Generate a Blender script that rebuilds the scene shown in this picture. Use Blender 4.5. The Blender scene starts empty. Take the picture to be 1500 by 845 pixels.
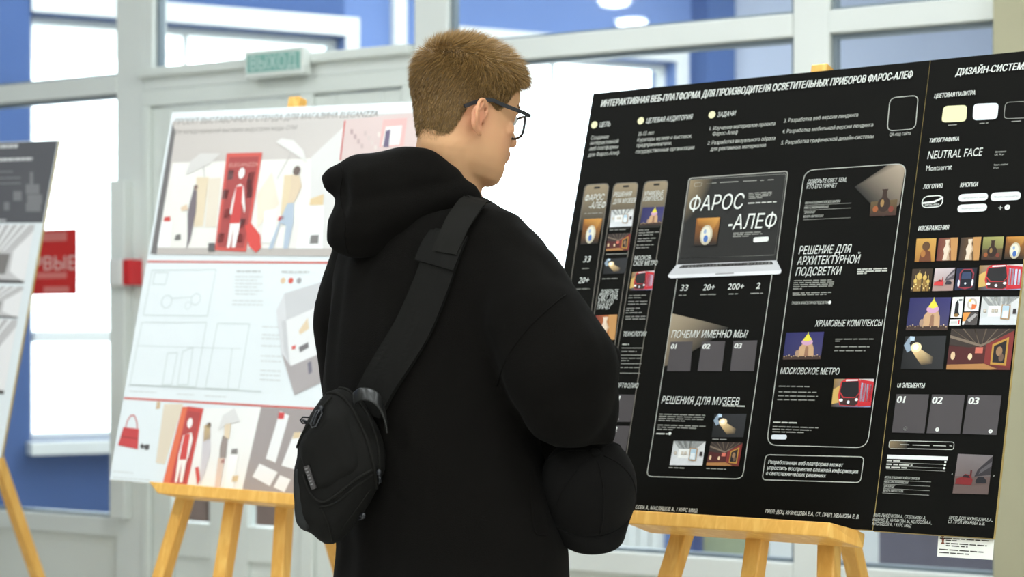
import bpy, bmesh, math, random
import numpy as np
from mathutils import Vector, Matrix, noise
from mathutils.bvhtree import BVHTree
from mathutils.geometry import delaunay_2d_cdt

# ------------------------------------------------------------------ camera, world, exposure
SC = bpy.context.scene
COL = SC.collection
F, CX, HY, CAMZ = 2700.0, 750.0, 483.0, 1.32          # the lens in pixels of a 1500x845 frame
cd = bpy.data.cameras.new('camera')
cam = bpy.data.objects.new('camera', cd)
COL.objects.link(cam)
cam.location = (0, 0, CAMZ)
cam.rotation_euler = (math.pi / 2, 0, 0)
cd.sensor_width = 36.0
cd.lens = 36.0 * F / 1500.0
cd.shift_y = (HY - 422.5) / 1500.0
cd.clip_start = 0.05
cd.dof.use_dof = True
cd.dof.focus_distance = 2.87
cd.dof.aperture_fstop = 4.4
SC.camera = cam

LAMP_STRENGTH = 27.0
SKY_STRENGTH = 3.6
W = bpy.data.worlds.new('sky')
SC.world = W
W.use_nodes = True
bg = W.node_tree.nodes['Background']
bg.inputs[0].default_value = (0.90, 0.97, 1.0, 1)
bg.inputs[1].default_value = SKY_STRENGTH
SC.view_settings.view_transform = 'Standard'
SC.view_settings.look = 'None'
SC.view_settings.gamma = 1.0
SC.view_settings.use_curve_mapping = False
SC.view_settings.exposure = 0.78

# ------------------------------------------------------------------ helpers
V = Vector
rnd = random.Random(5)


def lin(r, g, b):
    f = lambda c: (c / 255 / 12.92) if c / 255 <= 0.04045 else ((c / 255 + 0.055) / 1.055) ** 2.4
    return (f(r), f(g), f(b))


def wp(px, py, d):
    """the point at depth d seen at pixel px, py"""
    return V(((px - CX) / F * d, d, CAMZ + (HY - py) / F * d))


def mat(name, col, rough=0.6, spec=0.35, metal=0.0, bump=0.0, bscale=200.0, var=0.0, vscale=8.0, sheen=0.0, emit=0.0, attr=None, sss=0.0):
    m = bpy.data.materials.new(name)
    m.use_nodes = True
    nt = m.node_tree
    b = nt.nodes['Principled BSDF']
    b.inputs['Base Color'].default_value = (*col, 1)
    b.inputs['Roughness'].default_value = rough
    b.inputs['Specular IOR Level'].default_value = spec
    b.inputs['Metallic'].default_value = metal
    if sheen:
        b.inputs['Sheen Weight'].default_value = sheen
        b.inputs['Sheen Roughness'].default_value = 0.5
    if sss:
        b.inputs['Subsurface Weight'].default_value = sss
        b.inputs['Subsurface Radius'].default_value = (0.012, 0.005, 0.003)
        b.inputs['Subsurface Scale'].default_value = 1.0
    if emit:
        b.inputs['Emission Color'].default_value = (*col, 1)
        b.inputs['Emission Strength'].default_value = emit
    tc = nt.nodes.new('ShaderNodeTexCoord')
    src = None
    if attr:
        a = nt.nodes.new('ShaderNodeVertexColor')
        a.layer_name = attr
        src = a.outputs['Color']
        nt.links.new(src, b.inputs['Base Color'])
    if var:
        n = nt.nodes.new('ShaderNodeTexNoise')
        n.inputs['Scale'].default_value = vscale
        n.inputs['Detail'].default_value = 4
        nt.links.new(tc.outputs['Object'], n.inputs['Vector'])
        mx = nt.nodes.new('ShaderNodeMix')
        mx.data_type = 'RGBA'
        mx.blend_type = 'MULTIPLY'
        mr = nt.nodes.new('ShaderNodeMapRange')
        mr.inputs[1].default_value, mr.inputs[2].default_value = 0.3, 0.7
        mr.inputs[3].default_value, mr.inputs[4].default_value = 1 - var, 1.0
        nt.links.new(n.outputs['Fac'], mr.inputs[0])
        mx.inputs[0].default_value = 1.0
        if src is not None:
            nt.links.new(src, mx.inputs[6])
        else:
            mx.inputs[6].default_value = (*col, 1)
        nt.links.new(mr.outputs[0], mx.inputs[7])
        nt.links.new(mx.outputs[2], b.inputs['Base Color'])
    if bump:
        n2 = nt.nodes.new('ShaderNodeTexNoise')
        n2.inputs['Scale'].default_value = bscale
        nt.links.new(tc.outputs['Object'], n2.inputs['Vector'])
        bp = nt.nodes.new('ShaderNodeBump')
        bp.inputs['Strength'].default_value = bump
        bp.inputs['Distance'].default_value = 0.002
        nt.links.new(n2.outputs['Fac'], bp.inputs['Height'])
        nt.links.new(bp.outputs[0], b.inputs['Normal'])
    return m


def wood_mat(name, rot):
    m = mat(name, (0.6, 0.3, 0.07), 0.42, 0.4)
    nt = m.node_tree
    b = nt.nodes['Principled BSDF']
    tc = nt.nodes.new('ShaderNodeTexCoord')
    mp = nt.nodes.new('ShaderNodeMapping')
    mp.inputs['Rotation'].default_value = rot
    mp.inputs['Scale'].default_value = (34, 34, 1.5)
    nt.links.new(tc.outputs['Object'], mp.inputs['Vector'])
    n = nt.nodes.new('ShaderNodeTexNoise')
    n.inputs['Scale'].default_value = 1.6
    n.inputs['Detail'].default_value = 3
    n.inputs['Distortion'].default_value = 0.8
    nt.links.new(mp.outputs[0], n.inputs['Vector'])
    w = nt.nodes.new('ShaderNodeMath')
    w.operation = 'MULTIPLY'
    w.inputs[1].default_value = 11
    nt.links.new(n.outputs['Fac'], w.inputs[0])
    s = nt.nodes.new('ShaderNodeMath')
    s.operation = 'SINE'
    nt.links.new(w.outputs[0], s.inputs[0])
    cr = nt.nodes.new('ShaderNodeValToRGB')
    cr.color_ramp.elements[0].position = 0.0
    cr.color_ramp.elements[0].color = (*lin(232, 174, 84), 1)
    cr.color_ramp.elements[1].position = 1.0
    cr.color_ramp.elements[1].color = (*lin(246, 196, 106), 1)
    mr = nt.nodes.new('ShaderNodeMapRange')
    mr.inputs[1].default_value, mr.inputs[2].default_value = -1, 1
    nt.links.new(s.outputs[0], mr.inputs[0])
    nt.links.new(mr.outputs[0], cr.inputs[0])
    nt.links.new(cr.outputs[0], b.inputs['Base Color'])
    return m


def glass_mat():
    m = bpy.data.materials.new('window_glass')
    m.use_nodes = True
    nt = m.node_tree
    nt.nodes.remove(nt.nodes['Principled BSDF'])
    out = nt.nodes['Material Output']
    tr = nt.nodes.new('ShaderNodeBsdfTransparent')
    tr.inputs[0].default_value = (0.95, 0.97, 0.97, 1)
    gl = nt.nodes.new('ShaderNodeBsdfGlossy')
    gl.inputs['Roughness'].default_value = 0.02
    lw = nt.nodes.new('ShaderNodeLayerWeight')
    pw = nt.nodes.new('ShaderNodeMath')
    pw.operation = 'POWER'
    pw.inputs[1].default_value = 5
    nt.links.new(lw.outputs['Facing'], pw.inputs[0])
    fr = nt.nodes.new('ShaderNodeMath')
    fr.operation = 'MULTIPLY_ADD'
    fr.inputs[1].default_value, fr.inputs[2].default_value = 0.96, 0.04
    nt.links.new(pw.outputs[0], fr.inputs[0])
    mx = nt.nodes.new('ShaderNodeMixShader')
    nt.links.new(fr.outputs[0], mx.inputs[0])
    nt.links.new(tr.outputs[0], mx.inputs[1])
    nt.links.new(gl.outputs[0], mx.inputs[2])
    nt.links.new(mx.outputs[0], out.inputs[0])
    return m


class MB:
    """collects faces (with optional colours) and links them as one mesh object"""

    def __init__(s):
        s.v, s.f, s.c = [], [], []

    def face(s, pts, col=None):
        i = len(s.v)
        s.v += [V(p) for p in pts]
        s.f.append(tuple(range(i, i + len(pts))))
        s.c.append(col)

    def add(s, vs, fs, col=None):
        i = len(s.v)
        s.v += [V(p) for p in vs]
        for f in fs:
            s.f.append(tuple(i + k for k in f))
            s.c.append(col)

    def hexa(s, p, col=None):
        s.add(p, [(0, 3, 2, 1), (4, 5, 6, 7), (0, 1, 5, 4), (1, 2, 6, 5), (2, 3, 7, 6), (3, 0, 4, 7)], col)

    def box(s, o, ax, ay, az, x, y, z, col=None):
        """box with axes ax ay az from o, ranges x y z"""
        P = [o + ax * a + ay * b + az * c for c in z for (a, b) in ((x[0], y[0]), (x[1], y[0]), (x[1], y[1]), (x[0], y[1]))]
        s.hexa(P, col)

    def bar(s, p, q, w, h, side, col=None):
        """square bar from p to q; side = width direction"""
        p, q = V(p), V(q)
        d = (q - p).normalized()
        a = (side - d * side.dot(d)).normalized() * w / 2
        b = d.cross(a).normalized() * h / 2
        P = [p - a - b, p + a - b, p + a + b, p - a + b, q - a - b, q + a - b, q + a + b, q - a + b]
        s.hexa(P, col)

    def tube(s, pts, r, n=8, col=None, closed=False):
        pts = [V(p) for p in pts]
        N = len(pts)
        rs = r if isinstance(r, (list, tuple)) else [r] * N
        rings = []
        prev = None
        for i, p in enumerate(pts):
            if closed:
                t = pts[(i + 1) % N] - pts[i - 1]
            else:
                t = pts[min(i + 1, N - 1)] - pts[max(i - 1, 0)]
            t.normalize()
            if prev is None:
                a = t.orthogonal().normalized()
            else:
                a = prev - t * prev.dot(t)
                a = a.normalized() if a.length > 1e-6 else t.orthogonal().normalized()
            prev = a
            b = t.cross(a)
            rings.append([p + (a * math.cos(k * 2 * math.pi / n) + b * math.sin(k * 2 * math.pi / n)) * rs[i] for k in range(n)])
        vs = [q for R in rings for q in R]
        fs = []
        for i in range(N if closed else N - 1):
            j = (i + 1) % N
            for k in range(n):
                fs.append((i * n + k, i * n + (k + 1) % n, j * n + (k + 1) % n, j * n + k))
        if not closed:
            fs.append(tuple(range(n))[::-1])
            fs.append(tuple((N - 1) * n + k for k in range(n)))
        s.add(vs, fs, col)

    def loft(s, rings, col=None):
        n = len(rings[0])
        vs = [q for R in rings for q in R]
        fs = []
        for i in range(len(rings) - 1):
            for k in range(n):
                fs.append((i * n + k, i * n + (k + 1) % n, (i + 1) * n + (k + 1) % n, (i + 1) * n + k))
        fs.append(tuple(range(n))[::-1])
        fs.append(tuple((len(rings) - 1) * n + k for k in range(n)))
        s.add(vs, fs, col)

    def ball(s, c, r, ax=None, seg=12, col=None):
        """ellipsoid: r number or triple, ax optional 3 axes"""
        c = V(c)
        rr = (r, r, r) if not isinstance(r, (tuple, list)) else r
        A = ax or (V((1, 0, 0)), V((0, 1, 0)), V((0, 0, 1)))
        rings = []
        m = max(4, seg // 2)
        for i in range(m + 1):
            th = math.pi * (i + 0.02) / (m + 0.04)
            rings.append([c + A[0] * rr[0] * math.sin(th) * math.cos(k * 2 * math.pi / seg) + A[1] * rr[1] * math.sin(th) * math.sin(k * 2 * math.pi / seg) - A[2] * rr[2] * math.cos(th) for k in range(seg)])
        s.loft(rings, col)

    def caps(s, p, q, r0, r1, seg=12, col=None):
        p, q = V(p), V(q)
        d = q - p
        L = d.length
        d.normalize()
        a = d.orthogonal().normalized()
        b = d.cross(a)
        rings = []
        for i in range(5):
            t = math.pi / 2 * (1 - i / 4)
            rings.append((p - d * r0 * math.sin(t), max(r0 * math.cos(t), r0 * 0.03)))
        for i in range(5):
            t = math.pi / 2 * i / 4
            rings.append((q + d * r1 * math.sin(t), max(r1 * math.cos(t), r1 * 0.03)))
        s.loft([[c + (a * math.cos(k * 2 * math.pi / seg) + b * math.sin(k * 2 * math.pi / seg)) * r for k in range(seg)] for c, r in rings], col)

    def chain(s, pts, col=None, seg=12):
        for (p, r0), (q, r1) in zip(pts, pts[1:]):
            s.caps(p, q, r0, r1, seg, col)

    def build(s, name, m, parent=None, loc=None, smooth=False, bevel=0.0):
        root = parent
        while root is not None and root.parent is not None:
            root = root.parent
        off = V(root.location) if root is not None else (V(loc) if loc is not None else V((0, 0, 0)))
        me = bpy.data.meshes.new(name)
        me.from_pydata([tuple(p - off) for p in s.v], [], s.f)
        if any(c is not None for c in s.c):
            at = me.color_attributes.new('Col', 'FLOAT_COLOR', 'CORNER')
            dat = []
            for f, c in zip(s.f, s.c):
                if c is None:
                    c = (1, 1, 1)
                if isinstance(c[0], (tuple, list)):
                    for k in c:
                        dat += [*k, 1.0]
                else:
                    dat += [*c, 1.0] * len(f)
            at.data.foreach_set('color', dat)
        if smooth:
            for p in me.polygons:
                p.use_smooth = True
        me.materials.append(m)
        o = bpy.data.objects.new(name, me)
        COL.objects.link(o)
        o.parent = parent
        if parent is None and loc is not None:
            o.location = loc
        if bevel:
            bv = o.modifiers.new('bevel', 'BEVEL')
            bv.width = bevel
            bv.segments = 2
            bv.limit_method = 'ANGLE'
        return o


def thing(name, label, cat, loc, group=None):
    o = bpy.data.objects.new(name, None)
    o.empty_display_size = 0.1
    COL.objects.link(o)
    o.location = loc
    return tag(o, label, cat, group)


def tag(o, label, cat, group=None):
    o['label'] = label
    o['category'] = cat
    if group:
        o['group'] = group
    return o


def struct(o):
    o['kind'] = 'structure'
    return o


def baked(mb, voxel, smooth_n, smooth_f=0.5):
    """one closed skin grown over the collected volumes; returns a mesh in world coordinates"""
    me = bpy.data.meshes.new('tmp')
    me.from_pydata([tuple(p) for p in mb.v], [], mb.f)
    o = bpy.data.objects.new('tmp', me)
    COL.objects.link(o)
    r = o.modifiers.new('r', 'REMESH')
    r.mode = 'VOXEL'
    r.voxel_size = voxel
    r.use_smooth_shade = True
    if smooth_n:
        sm = o.modifiers.new('s', 'SMOOTH')
        sm.factor = smooth_f
        sm.iterations = smooth_n
    dg = bpy.context.evaluated_depsgraph_get()
    res = bpy.data.meshes.new_from_object(o.evaluated_get(dg))
    bpy.data.objects.remove(o)
    bpy.data.meshes.remove(me)
    return res


def link_baked(name, me, m, parent=None, loc=None):
    root = parent
    while root is not None and root.parent is not None:
        root = root.parent
    off = V(root.location) if root is not None else V(loc or (0, 0, 0))
    me.transform(Matrix.Translation(-off))
    me.materials.clear()
    me.materials.append(m)
    o = bpy.data.objects.new(name, me)
    me.name = name
    COL.objects.link(o)
    o.parent = parent
    if parent is None and loc is not None:
        o.location = loc
    return o


def displace(me, fn):
    n = len(me.vertices)
    co = np.empty(n * 3)
    no = np.empty(n * 3)
    me.vertices.foreach_get('co', co)
    me.vertices.foreach_get('normal', no)
    co = co.reshape(-1, 3)
    no = no.reshape(-1, 3)
    d = np.array([fn(c) for c in co])
    co += no * d[:, None]
    me.vertices.foreach_set('co', co.ravel())
    me.update()


def bvh_of(mes):
    vs, fs = [], []
    for me in mes:
        i = len(vs)
        vs += [v.co.copy() for v in me.vertices]
        fs += [tuple(k + i for k in p.vertices) for p in me.polygons]
    return BVHTree.FromPolygons(vs, fs)


def hit(bvh, px, py, lift=0.0):
    """where the line of sight through a pixel meets a surface, lifted along its normal"""
    o = V((0, 0, CAMZ))
    d = (wp(px, py, 1.0) - o).normalized()
    p, n, i, t = bvh.ray_cast(o, d)
    if p is None:
        p, n, i, t = bvh.find_nearest(wp(px, py, 2.75))
    if n.dot(d) > 0:
        n = -n
    return p + n * lift, n


def spline(pts, n):
    """Catmull-Rom through pts, n samples per span"""
    P = [V(p) for p in pts]
    out = []
    for i in range(len(P) - 1):
        a, b, c, d = P[max(i - 1, 0)], P[i], P[i + 1], P[min(i + 2, len(P) - 1)]
        for k in range(n):
            t = k / n
            out.append(0.5 * ((2 * b) + (c - a) * t + (2 * a - 5 * b + 4 * c - d) * t * t + (3 * b - a - 3 * c + d) * t ** 3))
    out.append(P[-1])
    return out


# ------------------------------------------------------------------ materials
M = {}
M['frame'] = mat('painted_white_frame', lin(230, 234, 230), 0.45, 0.4, var=0.04, vscale=3)
M['frame_dark'] = mat('aluminium_edge', lin(120, 132, 140), 0.35, 0.5)
M['panel'] = mat('pale_panel', lin(228, 231, 224), 0.6, 0.3, var=0.05, vscale=2)
M['door'] = mat('white_door', lin(228, 233, 228), 0.4, 0.4)
M['glass'] = glass_mat()
M['blue'] = mat('blue_wall', lin(76, 102, 154), 0.7, 0.2, var=0.08, vscale=1.5)
M['glareblue'] = mat('glare_tinted_blue_wall', lin(112, 138, 192), 0.7, 0.2, var=0.08, vscale=1.5)  # same blue wall, window glare mixed into its colour
M['hazeblue'] = mat('haze_tinted_blue_wall', lin(208, 217, 238), 0.7, 0.2, var=0.08, vscale=1.5)  # bright haze and reflection on the glass put into the wall's blue
M['white'] = mat('white_plaster', lin(232, 234, 232), 0.8, 0.2, var=0.03, vscale=2)
M['greywall'] = mat('grey_beige_plaster', lin(184, 180, 152), 0.85, 0.2, var=0.06, vscale=5)
M['roomwall'] = mat('room_plaster', lin(216, 216, 212), 0.8, 0.2, var=0.04, vscale=2)
M['floor'] = mat('stone_floor', lin(212, 210, 203), 0.45, 0.4, var=0.15, vscale=6)
M['wood'] = wood_mat('pine_wood_upright', (0, 0, 0))
M['wood_shelf'] = wood_mat('pine_wood_lengthwise', (0, math.pi / 2, 0.0))
M['print'] = mat('printed_ink', (0.5, 0.5, 0.5), 0.5, 0.25, attr='Col')
M['black'] = mat('black_print_board', lin(9, 8, 4), 0.5, 0.08, var=0.2, vscale=12)
M['edge'] = mat('board_core_edge', lin(190, 165, 105), 0.8, 0.2, var=0.3, vscale=60)
M['whiteboard'] = mat('white_print_board', lin(228, 234, 236), 0.5, 0.25)
M['greyboard'] = mat('grey_print_board', lin(92, 92, 96), 0.5, 0.25)
M['skin'] = mat('skin', lin(220, 172, 140), 0.5, 0.35, attr='Col', sss=0.12)
M['fabric'] = mat('black_fleece', (0.0042, 0.0036, 0.0029), 0.95, 0.08, bump=0.35, bscale=900, sheen=0.01)
M['trouser'] = mat('black_cotton', (0.012, 0.012, 0.014), 0.9, 0.15, bump=0.3, bscale=700)
M['shoe'] = mat('black_shoe_leather', (0.02, 0.02, 0.02), 0.5, 0.4)
M['capcloth'] = mat('black_cap_twill', (0.0054, 0.0049, 0.0044), 0.9, 0.10, bump=0.3, bscale=1200, sheen=0.015)
M['nylon'] = mat('black_nylon', (0.0056, 0.0052, 0.0042), 0.8, 0.16, bump=0.3, bscale=1500)
M['webbing'] = mat('black_webbing', (0.0085, 0.0080, 0.0064), 0.75, 0.15, bump=0.4, bscale=1800)
M['greynylon'] = mat('dark_grey_nylon', (0.017, 0.018, 0.0175), 0.7, 0.2, bump=0.3, bscale=1500)
M['leather'] = mat('black_leather', (0.012, 0.012, 0.011), 0.35, 0.5)
M['gunmetal'] = mat('dark_metal', (0.12, 0.11, 0.11), 0.35, 0.5, metal=0.8)
M['badge_ink'] = mat('badge_ink', (0.30, 0.29, 0.29), 0.5, 0.3)
M['plastic'] = mat('black_plastic', (0.012, 0.013, 0.016), 0.35, 0.5)
M['red'] = mat('red_plastic', lin(205, 40, 45), 0.4, 0.4)
M['clear'] = mat('clear_cover', lin(226, 226, 224), 0.2, 0.5)
M['lamp'] = mat('lamp_diffuser', (0.92, 0.975, 1.0), 0.5, 0.2, emit=LAMP_STRENGTH)
M['paper'] = mat('white_paper', lin(236, 236, 226), 0.7, 0.2)
M['hair'] = mat('short_brown_hair', (0.2, 0.12, 0.05), 0.42, 0.45, attr='Col')
M['eye'] = mat('eye', (0.8, 0.8, 0.8), 0.2, 0.5, attr='Col')

# ------------------------------------------------------------------ the room, the glazed partition and the lobby behind it
Z = V((0, 0, 1))
PU = V((math.cos(math.radians(30)), -math.sin(math.radians(30)), 0))    # along the partition, to the right
PN = V((math.sin(math.radians(30)), math.cos(math.radians(30)), 0))     # into the lobby
P0 = V((-0.74, 5.7, 0))
AU = V((math.cos(math.radians(27)), math.sin(math.radians(27)), 0))     # along the far lobby wall
AN = V((-math.sin(math.radians(27)), math.cos(math.radians(27)), 0))
A0 = V((-2.09, 8.0, 0))


def along(px, o, u):
    k = (px - CX) / F
    return (k * o.y - o.x) / (u.x - k * u.y)


sP = lambda px: along(px, P0, PU)
sA = lambda px: along(px, A0, AU)
CEIL = 3.1
SILL, TR0, TR1, PTOP = 0.71, 2.085, 2.145, 3.1


def pbox(mb, x0, x1, z0, z1, n0=-0.035, n1=0.035):
    mb.box(P0, PU, PN, Z, (x0, x1), (n0, n1), (z0, z1))


# room shell
def slab(name, pts, z0, z1, m):
    mb = MB()
    n = len(pts)
    mb.add([V((x, y, z)) for z in (z0, z1) for x, y in pts], [tuple(range(n))[::-1], tuple(range(n, 2 * n))] + [(i, (i + 1) % n, n + (i + 1) % n, n + i) for i in range(n)])
    return struct(mb.build(name, m))


OUT = [(-8.5, -4.2), (6.2, -4.2), (6.2, 13.5), (-8.5, 13.5)]
slab('floor', OUT, -0.1, 0.0, M['floor'])
slab('ceiling', OUT, CEIL + 0.2, CEIL + 0.3, M['white'])
sl = sP(-400)
pe = P0 + PU * 4.2
slab('ceiling_room', [(-8.4, -4.1), (5.0, -4.1), (5.0, 2.0), (pe.x, pe.y), ((P0 + PU * -8.6).x, (P0 + PU * -8.6).y), (-8.4, 8.0)], CEIL, CEIL + 0.1, M['white'])
slab('wall_back', [(-8.5, -4.2), (5.0, -4.2), (5.0, -4.0), (-8.5, -4.0)], 0, CEIL, M['roomwall'])
slab('wall_left', [(-8.5, -4.0), (-8.3, -4.0), (-8.3, 13.4), (-8.5, 13.4)], 0, CEIL + 0.2, M['roomwall'])
slab('wall_right', [(2.9, -4.0), (3.1, -4.0), (3.1, 4.1), (2.9, 4.1)], 0, CEIL, M['roomwall'])

# partition: posts, rails and lower panels belong to the window they frame
def window(name, bays, posts, z0, z1, low=True, rails=(), head=True):
    """bays: (s0, s1) glass; posts: (s0, s1)"""
    fr = MB()
    for a, b in posts:
        pbox(fr, a, b, z0 if not low else 0.0, z1)
    S0 = min(a for a, b in bays)
    S1 = max(b for a, b in bays)
    if low:
        pbox(fr, S0, S1, SILL - 0.06, SILL)
        pbox(fr, S0, S1, 0.0, 0.10)
    if head:
        pbox(fr, S0, S1, z1 - 0.05, z1)
    for za, zb in rails:
        pbox(fr, S0, S1, za, zb, -0.04, 0.04)
    o = struct(fr.build(name, M['frame'], bevel=0.004))
    gl = MB()
    cuts = sorted([SILL if low else z0] + [z for r in rails for z in r] + [z1 - 0.05])
    for a, b in bays:
        for za, zb in zip(cuts[0::2], cuts[1::2]):
            pbox(gl, a, b, za, zb, -0.003, 0.003)
    gl.build('window_pane', M['glass'], o)
    bd = MB()
    for a, b in bays:
        for za, zb in zip(cuts[0::2], cuts[1::2]):
            for q in ((a, a + 0.012, za, zb), (b - 0.012, b, za, zb), (a + .012, b - .012, za, za + 0.010), (a + .012, b - .012, zb - 0.012, zb)):
                pbox(bd, q[0], q[1], q[2], q[3], -0.014, 0.014)
    bd.build('glazing_gasket', M['frame_dark'], o)
    if low:
        pn = MB()
        for a, b in bays:
            pbox(pn, a, b, 0.10, SILL - 0.06, -0.012, 0.012)
        pn.build('lower_panel', M['panel'], o)
    return o


rail = ((TR0, TR1),)
window('window_1', [(-5.2, -3.2), (-3.1, sP(-60)), (sP(-40), sP(181))], [(-5.3, -5.2), (-3.2, -3.1), (sP(-60), sP(-40)), (sP(181), sP(221))], 0, PTOP, rails=rail)
window('window_2', [(sP(234), sP(616))], [(sP(221), sP(234))], TR0, PTOP, low=False, rails=((TR0, TR1 + 0.005),))
window('window_3', [(sP(664), sP(1169))], [(sP(616), sP(664)), (sP(1169), sP(1222))], 0, PTOP, rails=rail)
window('window_4', [(sP(1222), sP(1463))], [(sP(1463), sP(1472))], 0, PTOP, rails=rail)

# double door under window_2, with a glazed leaf either side and a fixed side light
dr = MB()
pbox(dr, sP(221), sP(616), TR1 - 0.02, TR1 + 0.008, -0.075, 0.03)          # projecting head ledge
pbox(dr, sP(221), sP(616), 2.035, TR0, -0.045, 0.03)
pbox(dr, sP(221), sP(231), 0, 2.035, -0.045, 0.03)
pbox(dr, sP(452), sP(470), 0, 2.035, -0.045, 0.03)
pbox(dr, sP(600), sP(616), 0, 2.035, -0.045, 0.03)
door1 = struct(dr.build('door_1', M['door'], bevel=0.004))
for k, (a, b) in enumerate(((231.5, 341), (341.5, 451.5), (470, 600))):
    a, b = sP(a), sP(b)
    lf = MB()
    st = 0.075
    pbox(lf, a, a + st, 0.01, 2.03, -0.025, 0.02)
    pbox(lf, b - st, b, 0.01, 2.03, -0.025, 0.02)
    for za, zb in ((0.01, 0.10), (0.60, 0.71), (1.94, 2.03)):
        pbox(lf, a + st, b - st, za, zb, -0.025, 0.02)
    pbox(lf, a + st, b - st, 0.10, 0.60, -0.008, 0.008)
    o = lf.build('door_leaf', M['door'], door1, bevel=0.003)
    g = MB()
    pbox(g, a + st, b - st, 0.71, 1.94, -0.003, 0.003)
    g.build('door_pane', M['glass'], o)
    if k < 2:
        h = MB()
        s = (b - 0.035) if k == 0 else (a + 0.035)
        q = P0 + PU * s
        h.tube([q - PN * 0.025 + Z * 1.0, q - PN * 0.06 + Z * 1.0, q - PN * 0.06 + PU * (-0.1 if k == 0 else 0.1) + Z * 1.0], 0.008)
        h.build('door_handle', M['gunmetal'], o, smooth=True)

# wall over the partition ends and the grey pier at the right
w4 = sP(1471)
mb = MB()
pbox(mb, w4, w4 + 2.2, 0, CEIL + 0.1, -0.10, 0.25)
struct(mb.build('wall_front', M['greywall']))
mb = MB()
pbox(mb, -9.0, -5.3, 0, CEIL + 0.1, -0.06, 0.06)
struct(mb.build('wall_front.001', M['roomwall']))
tr = MB()
pbox(tr, along(160, P0 - PN * .075, PU), along(182, P0 - PN * .075, PU), SILL + 0.002, 1.80, -0.075, -0.036)
struct(tr.build('trim_1', M['frame'], bevel=0.004))

# far lobby wall with two tall windows
WZ0, WZ1, WTOP = 0.835, 2.70, CEIL + 0.2
far = MB()
def abox(mb, x0, x1, z0, z1, n0=0.0, n1=0.25, col=None):
    mb.box(A0, AU, AN, Z, (x0, x1), (n0, n1), (z0, z1), col)
a1, a2, b1_, b2_ = sA(45), sA(505), sA(655), sA(990)
c1 = sA(1013)
abox(far, -5.5, a1, 0, WTOP)
abox(far, a1, a2, 0, WZ0); abox(far, a1, a2, WZ1, WTOP)
struct(far.build('wall_far', M['blue']))
far = MB()
abox(far, a2, b1_, 0, WTOP)
abox(far, b1_, b2_, 0, WZ0); abox(far, b1_, b2_, WZ1, WTOP)
abox(far, b2_, c1, 0, WTOP)
struct(far.build('wall_far.002', M['glareblue']))
far = MB()
abox(far, c1 + .1, c1 + 5.3, 0.0, .92, -.03, 0.0)
struct(far.build('baseboard_far', M['white'], bevel=.004))
mb = MB()
abox(mb, c1, c1 + 0.0 + 5.4, 0, WTOP)
struct(mb.build('wall_far.001', M['hazeblue']))
mb = MB()
abox(mb, c1, sA(1052), 0, WTOP, -0.16, 0.0)
struct(mb.build('trim_2', M['blue']))
for k, (a, b) in enumerate(((a1, a2), (b1_, b2_))):
    mb = MB()
    t = 0.03
    abox(mb, a, a + t, WZ0, WZ1, 0.10, 0.16); abox(mb, b - t, b, WZ0, WZ1, 0.10, 0.16)
    abox(mb, a + t, b - t, WZ0, WZ0 + t, 0.10, 0.16); abox(mb, a + t, b - t, WZ1 - t, WZ1, 0.10, 0.16)
    abox(mb, a + t, b - t, 1.265, 1.315, 0.08, 0.15)
    abox(mb, (a + b) / 2 - .012, (a + b) / 2 + .012, WZ0 + t, WZ1 - t, 0.12, 0.15)
    # white reveal casing standing a little proud of the blue wall, and a sill board
    abox(mb, a - 0.0, b + 0.07, WZ1, WZ1 + 0.09, -0.02, 0.0)
    abox(mb, b, b + 0.07, WZ0, WZ1, -0.02, 0.0)
    abox(mb, a - 0.02, b + 0.05, WZ0 - 0.055, WZ0, -0.10, 0.0)
    w = struct(mb.build('window_%d' % (5 + k), M['white'], bevel=0.004))
    g = MB()
    abox(g, a + t, b - t, WZ0 + t, WZ1 - t, 0.127, 0.133)
    g.build('window_pane', M['glass'], w)
mb = MB()
abox(mb, sA(572), sA(590), 0, WTOP, -0.05, 0.0)
struct(mb.build('trim_3', M['white']))
# the lobby's end wall, and the doorway seen low at the right
e = A0 + AU * (c1 + 3.3)
slab('wall_lobby', [(e.x, e.y), (e.x + .2, e.y), (4.6, 3.0), (4.4, 3.0)], 0, WTOP, M['hazeblue'])

# low things in the lobby
def lob(px, d):
    q = wp(px, HY, d)
    return V((q.x, q.y, 0))
M['olive'] = mat('olive_upholstery', lin(138, 146, 120), 0.85, 0.2, var=0.08, vscale=20)
M['plum'] = mat('dark_grey_upholstery', lin(92, 88, 104), 0.85, 0.2, var=0.12, vscale=20)
M['brown'] = mat('brown_laminate', lin(112, 92, 84), 0.5, 0.3, var=0.1, vscale=9)
M['bluecloth'] = mat('blue_cushion', lin(72, 112, 190), 0.85, 0.2)
ra = A0 + AU * (b1_ + .1) - AN * .02
rad = thing('radiator', 'white ribbed radiator under the lobby window', 'radiator', ra - AN * .06)
mb = MB()
L_ = b2_ - b1_ - .2
mb.box(ra, AU, -AN, Z, (0, L_), (.015, .03), (.10, .70)); mb.box(ra, AU, -AN, Z, (0, L_), (.0, .11), (.70, .72))
mb.build('body', M['white'], rad, bevel=.004)
mb = MB()
for k in range(int(L_ / .07)):
    mb.box(ra, AU, -AN, Z, (k * .07 + .004, k * .07 + .066), (.03, .09), (.12, .68))
mb.build('fins', M['white'], rad, bevel=.008)
for x in (.1, L_ - .1):
    mb = MB(); mb.box(ra, AU, -AN, Z, (x - .015, x + .015), (.0, .08), (0, .12)); mb.build('foot', M['white'], rad)
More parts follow.
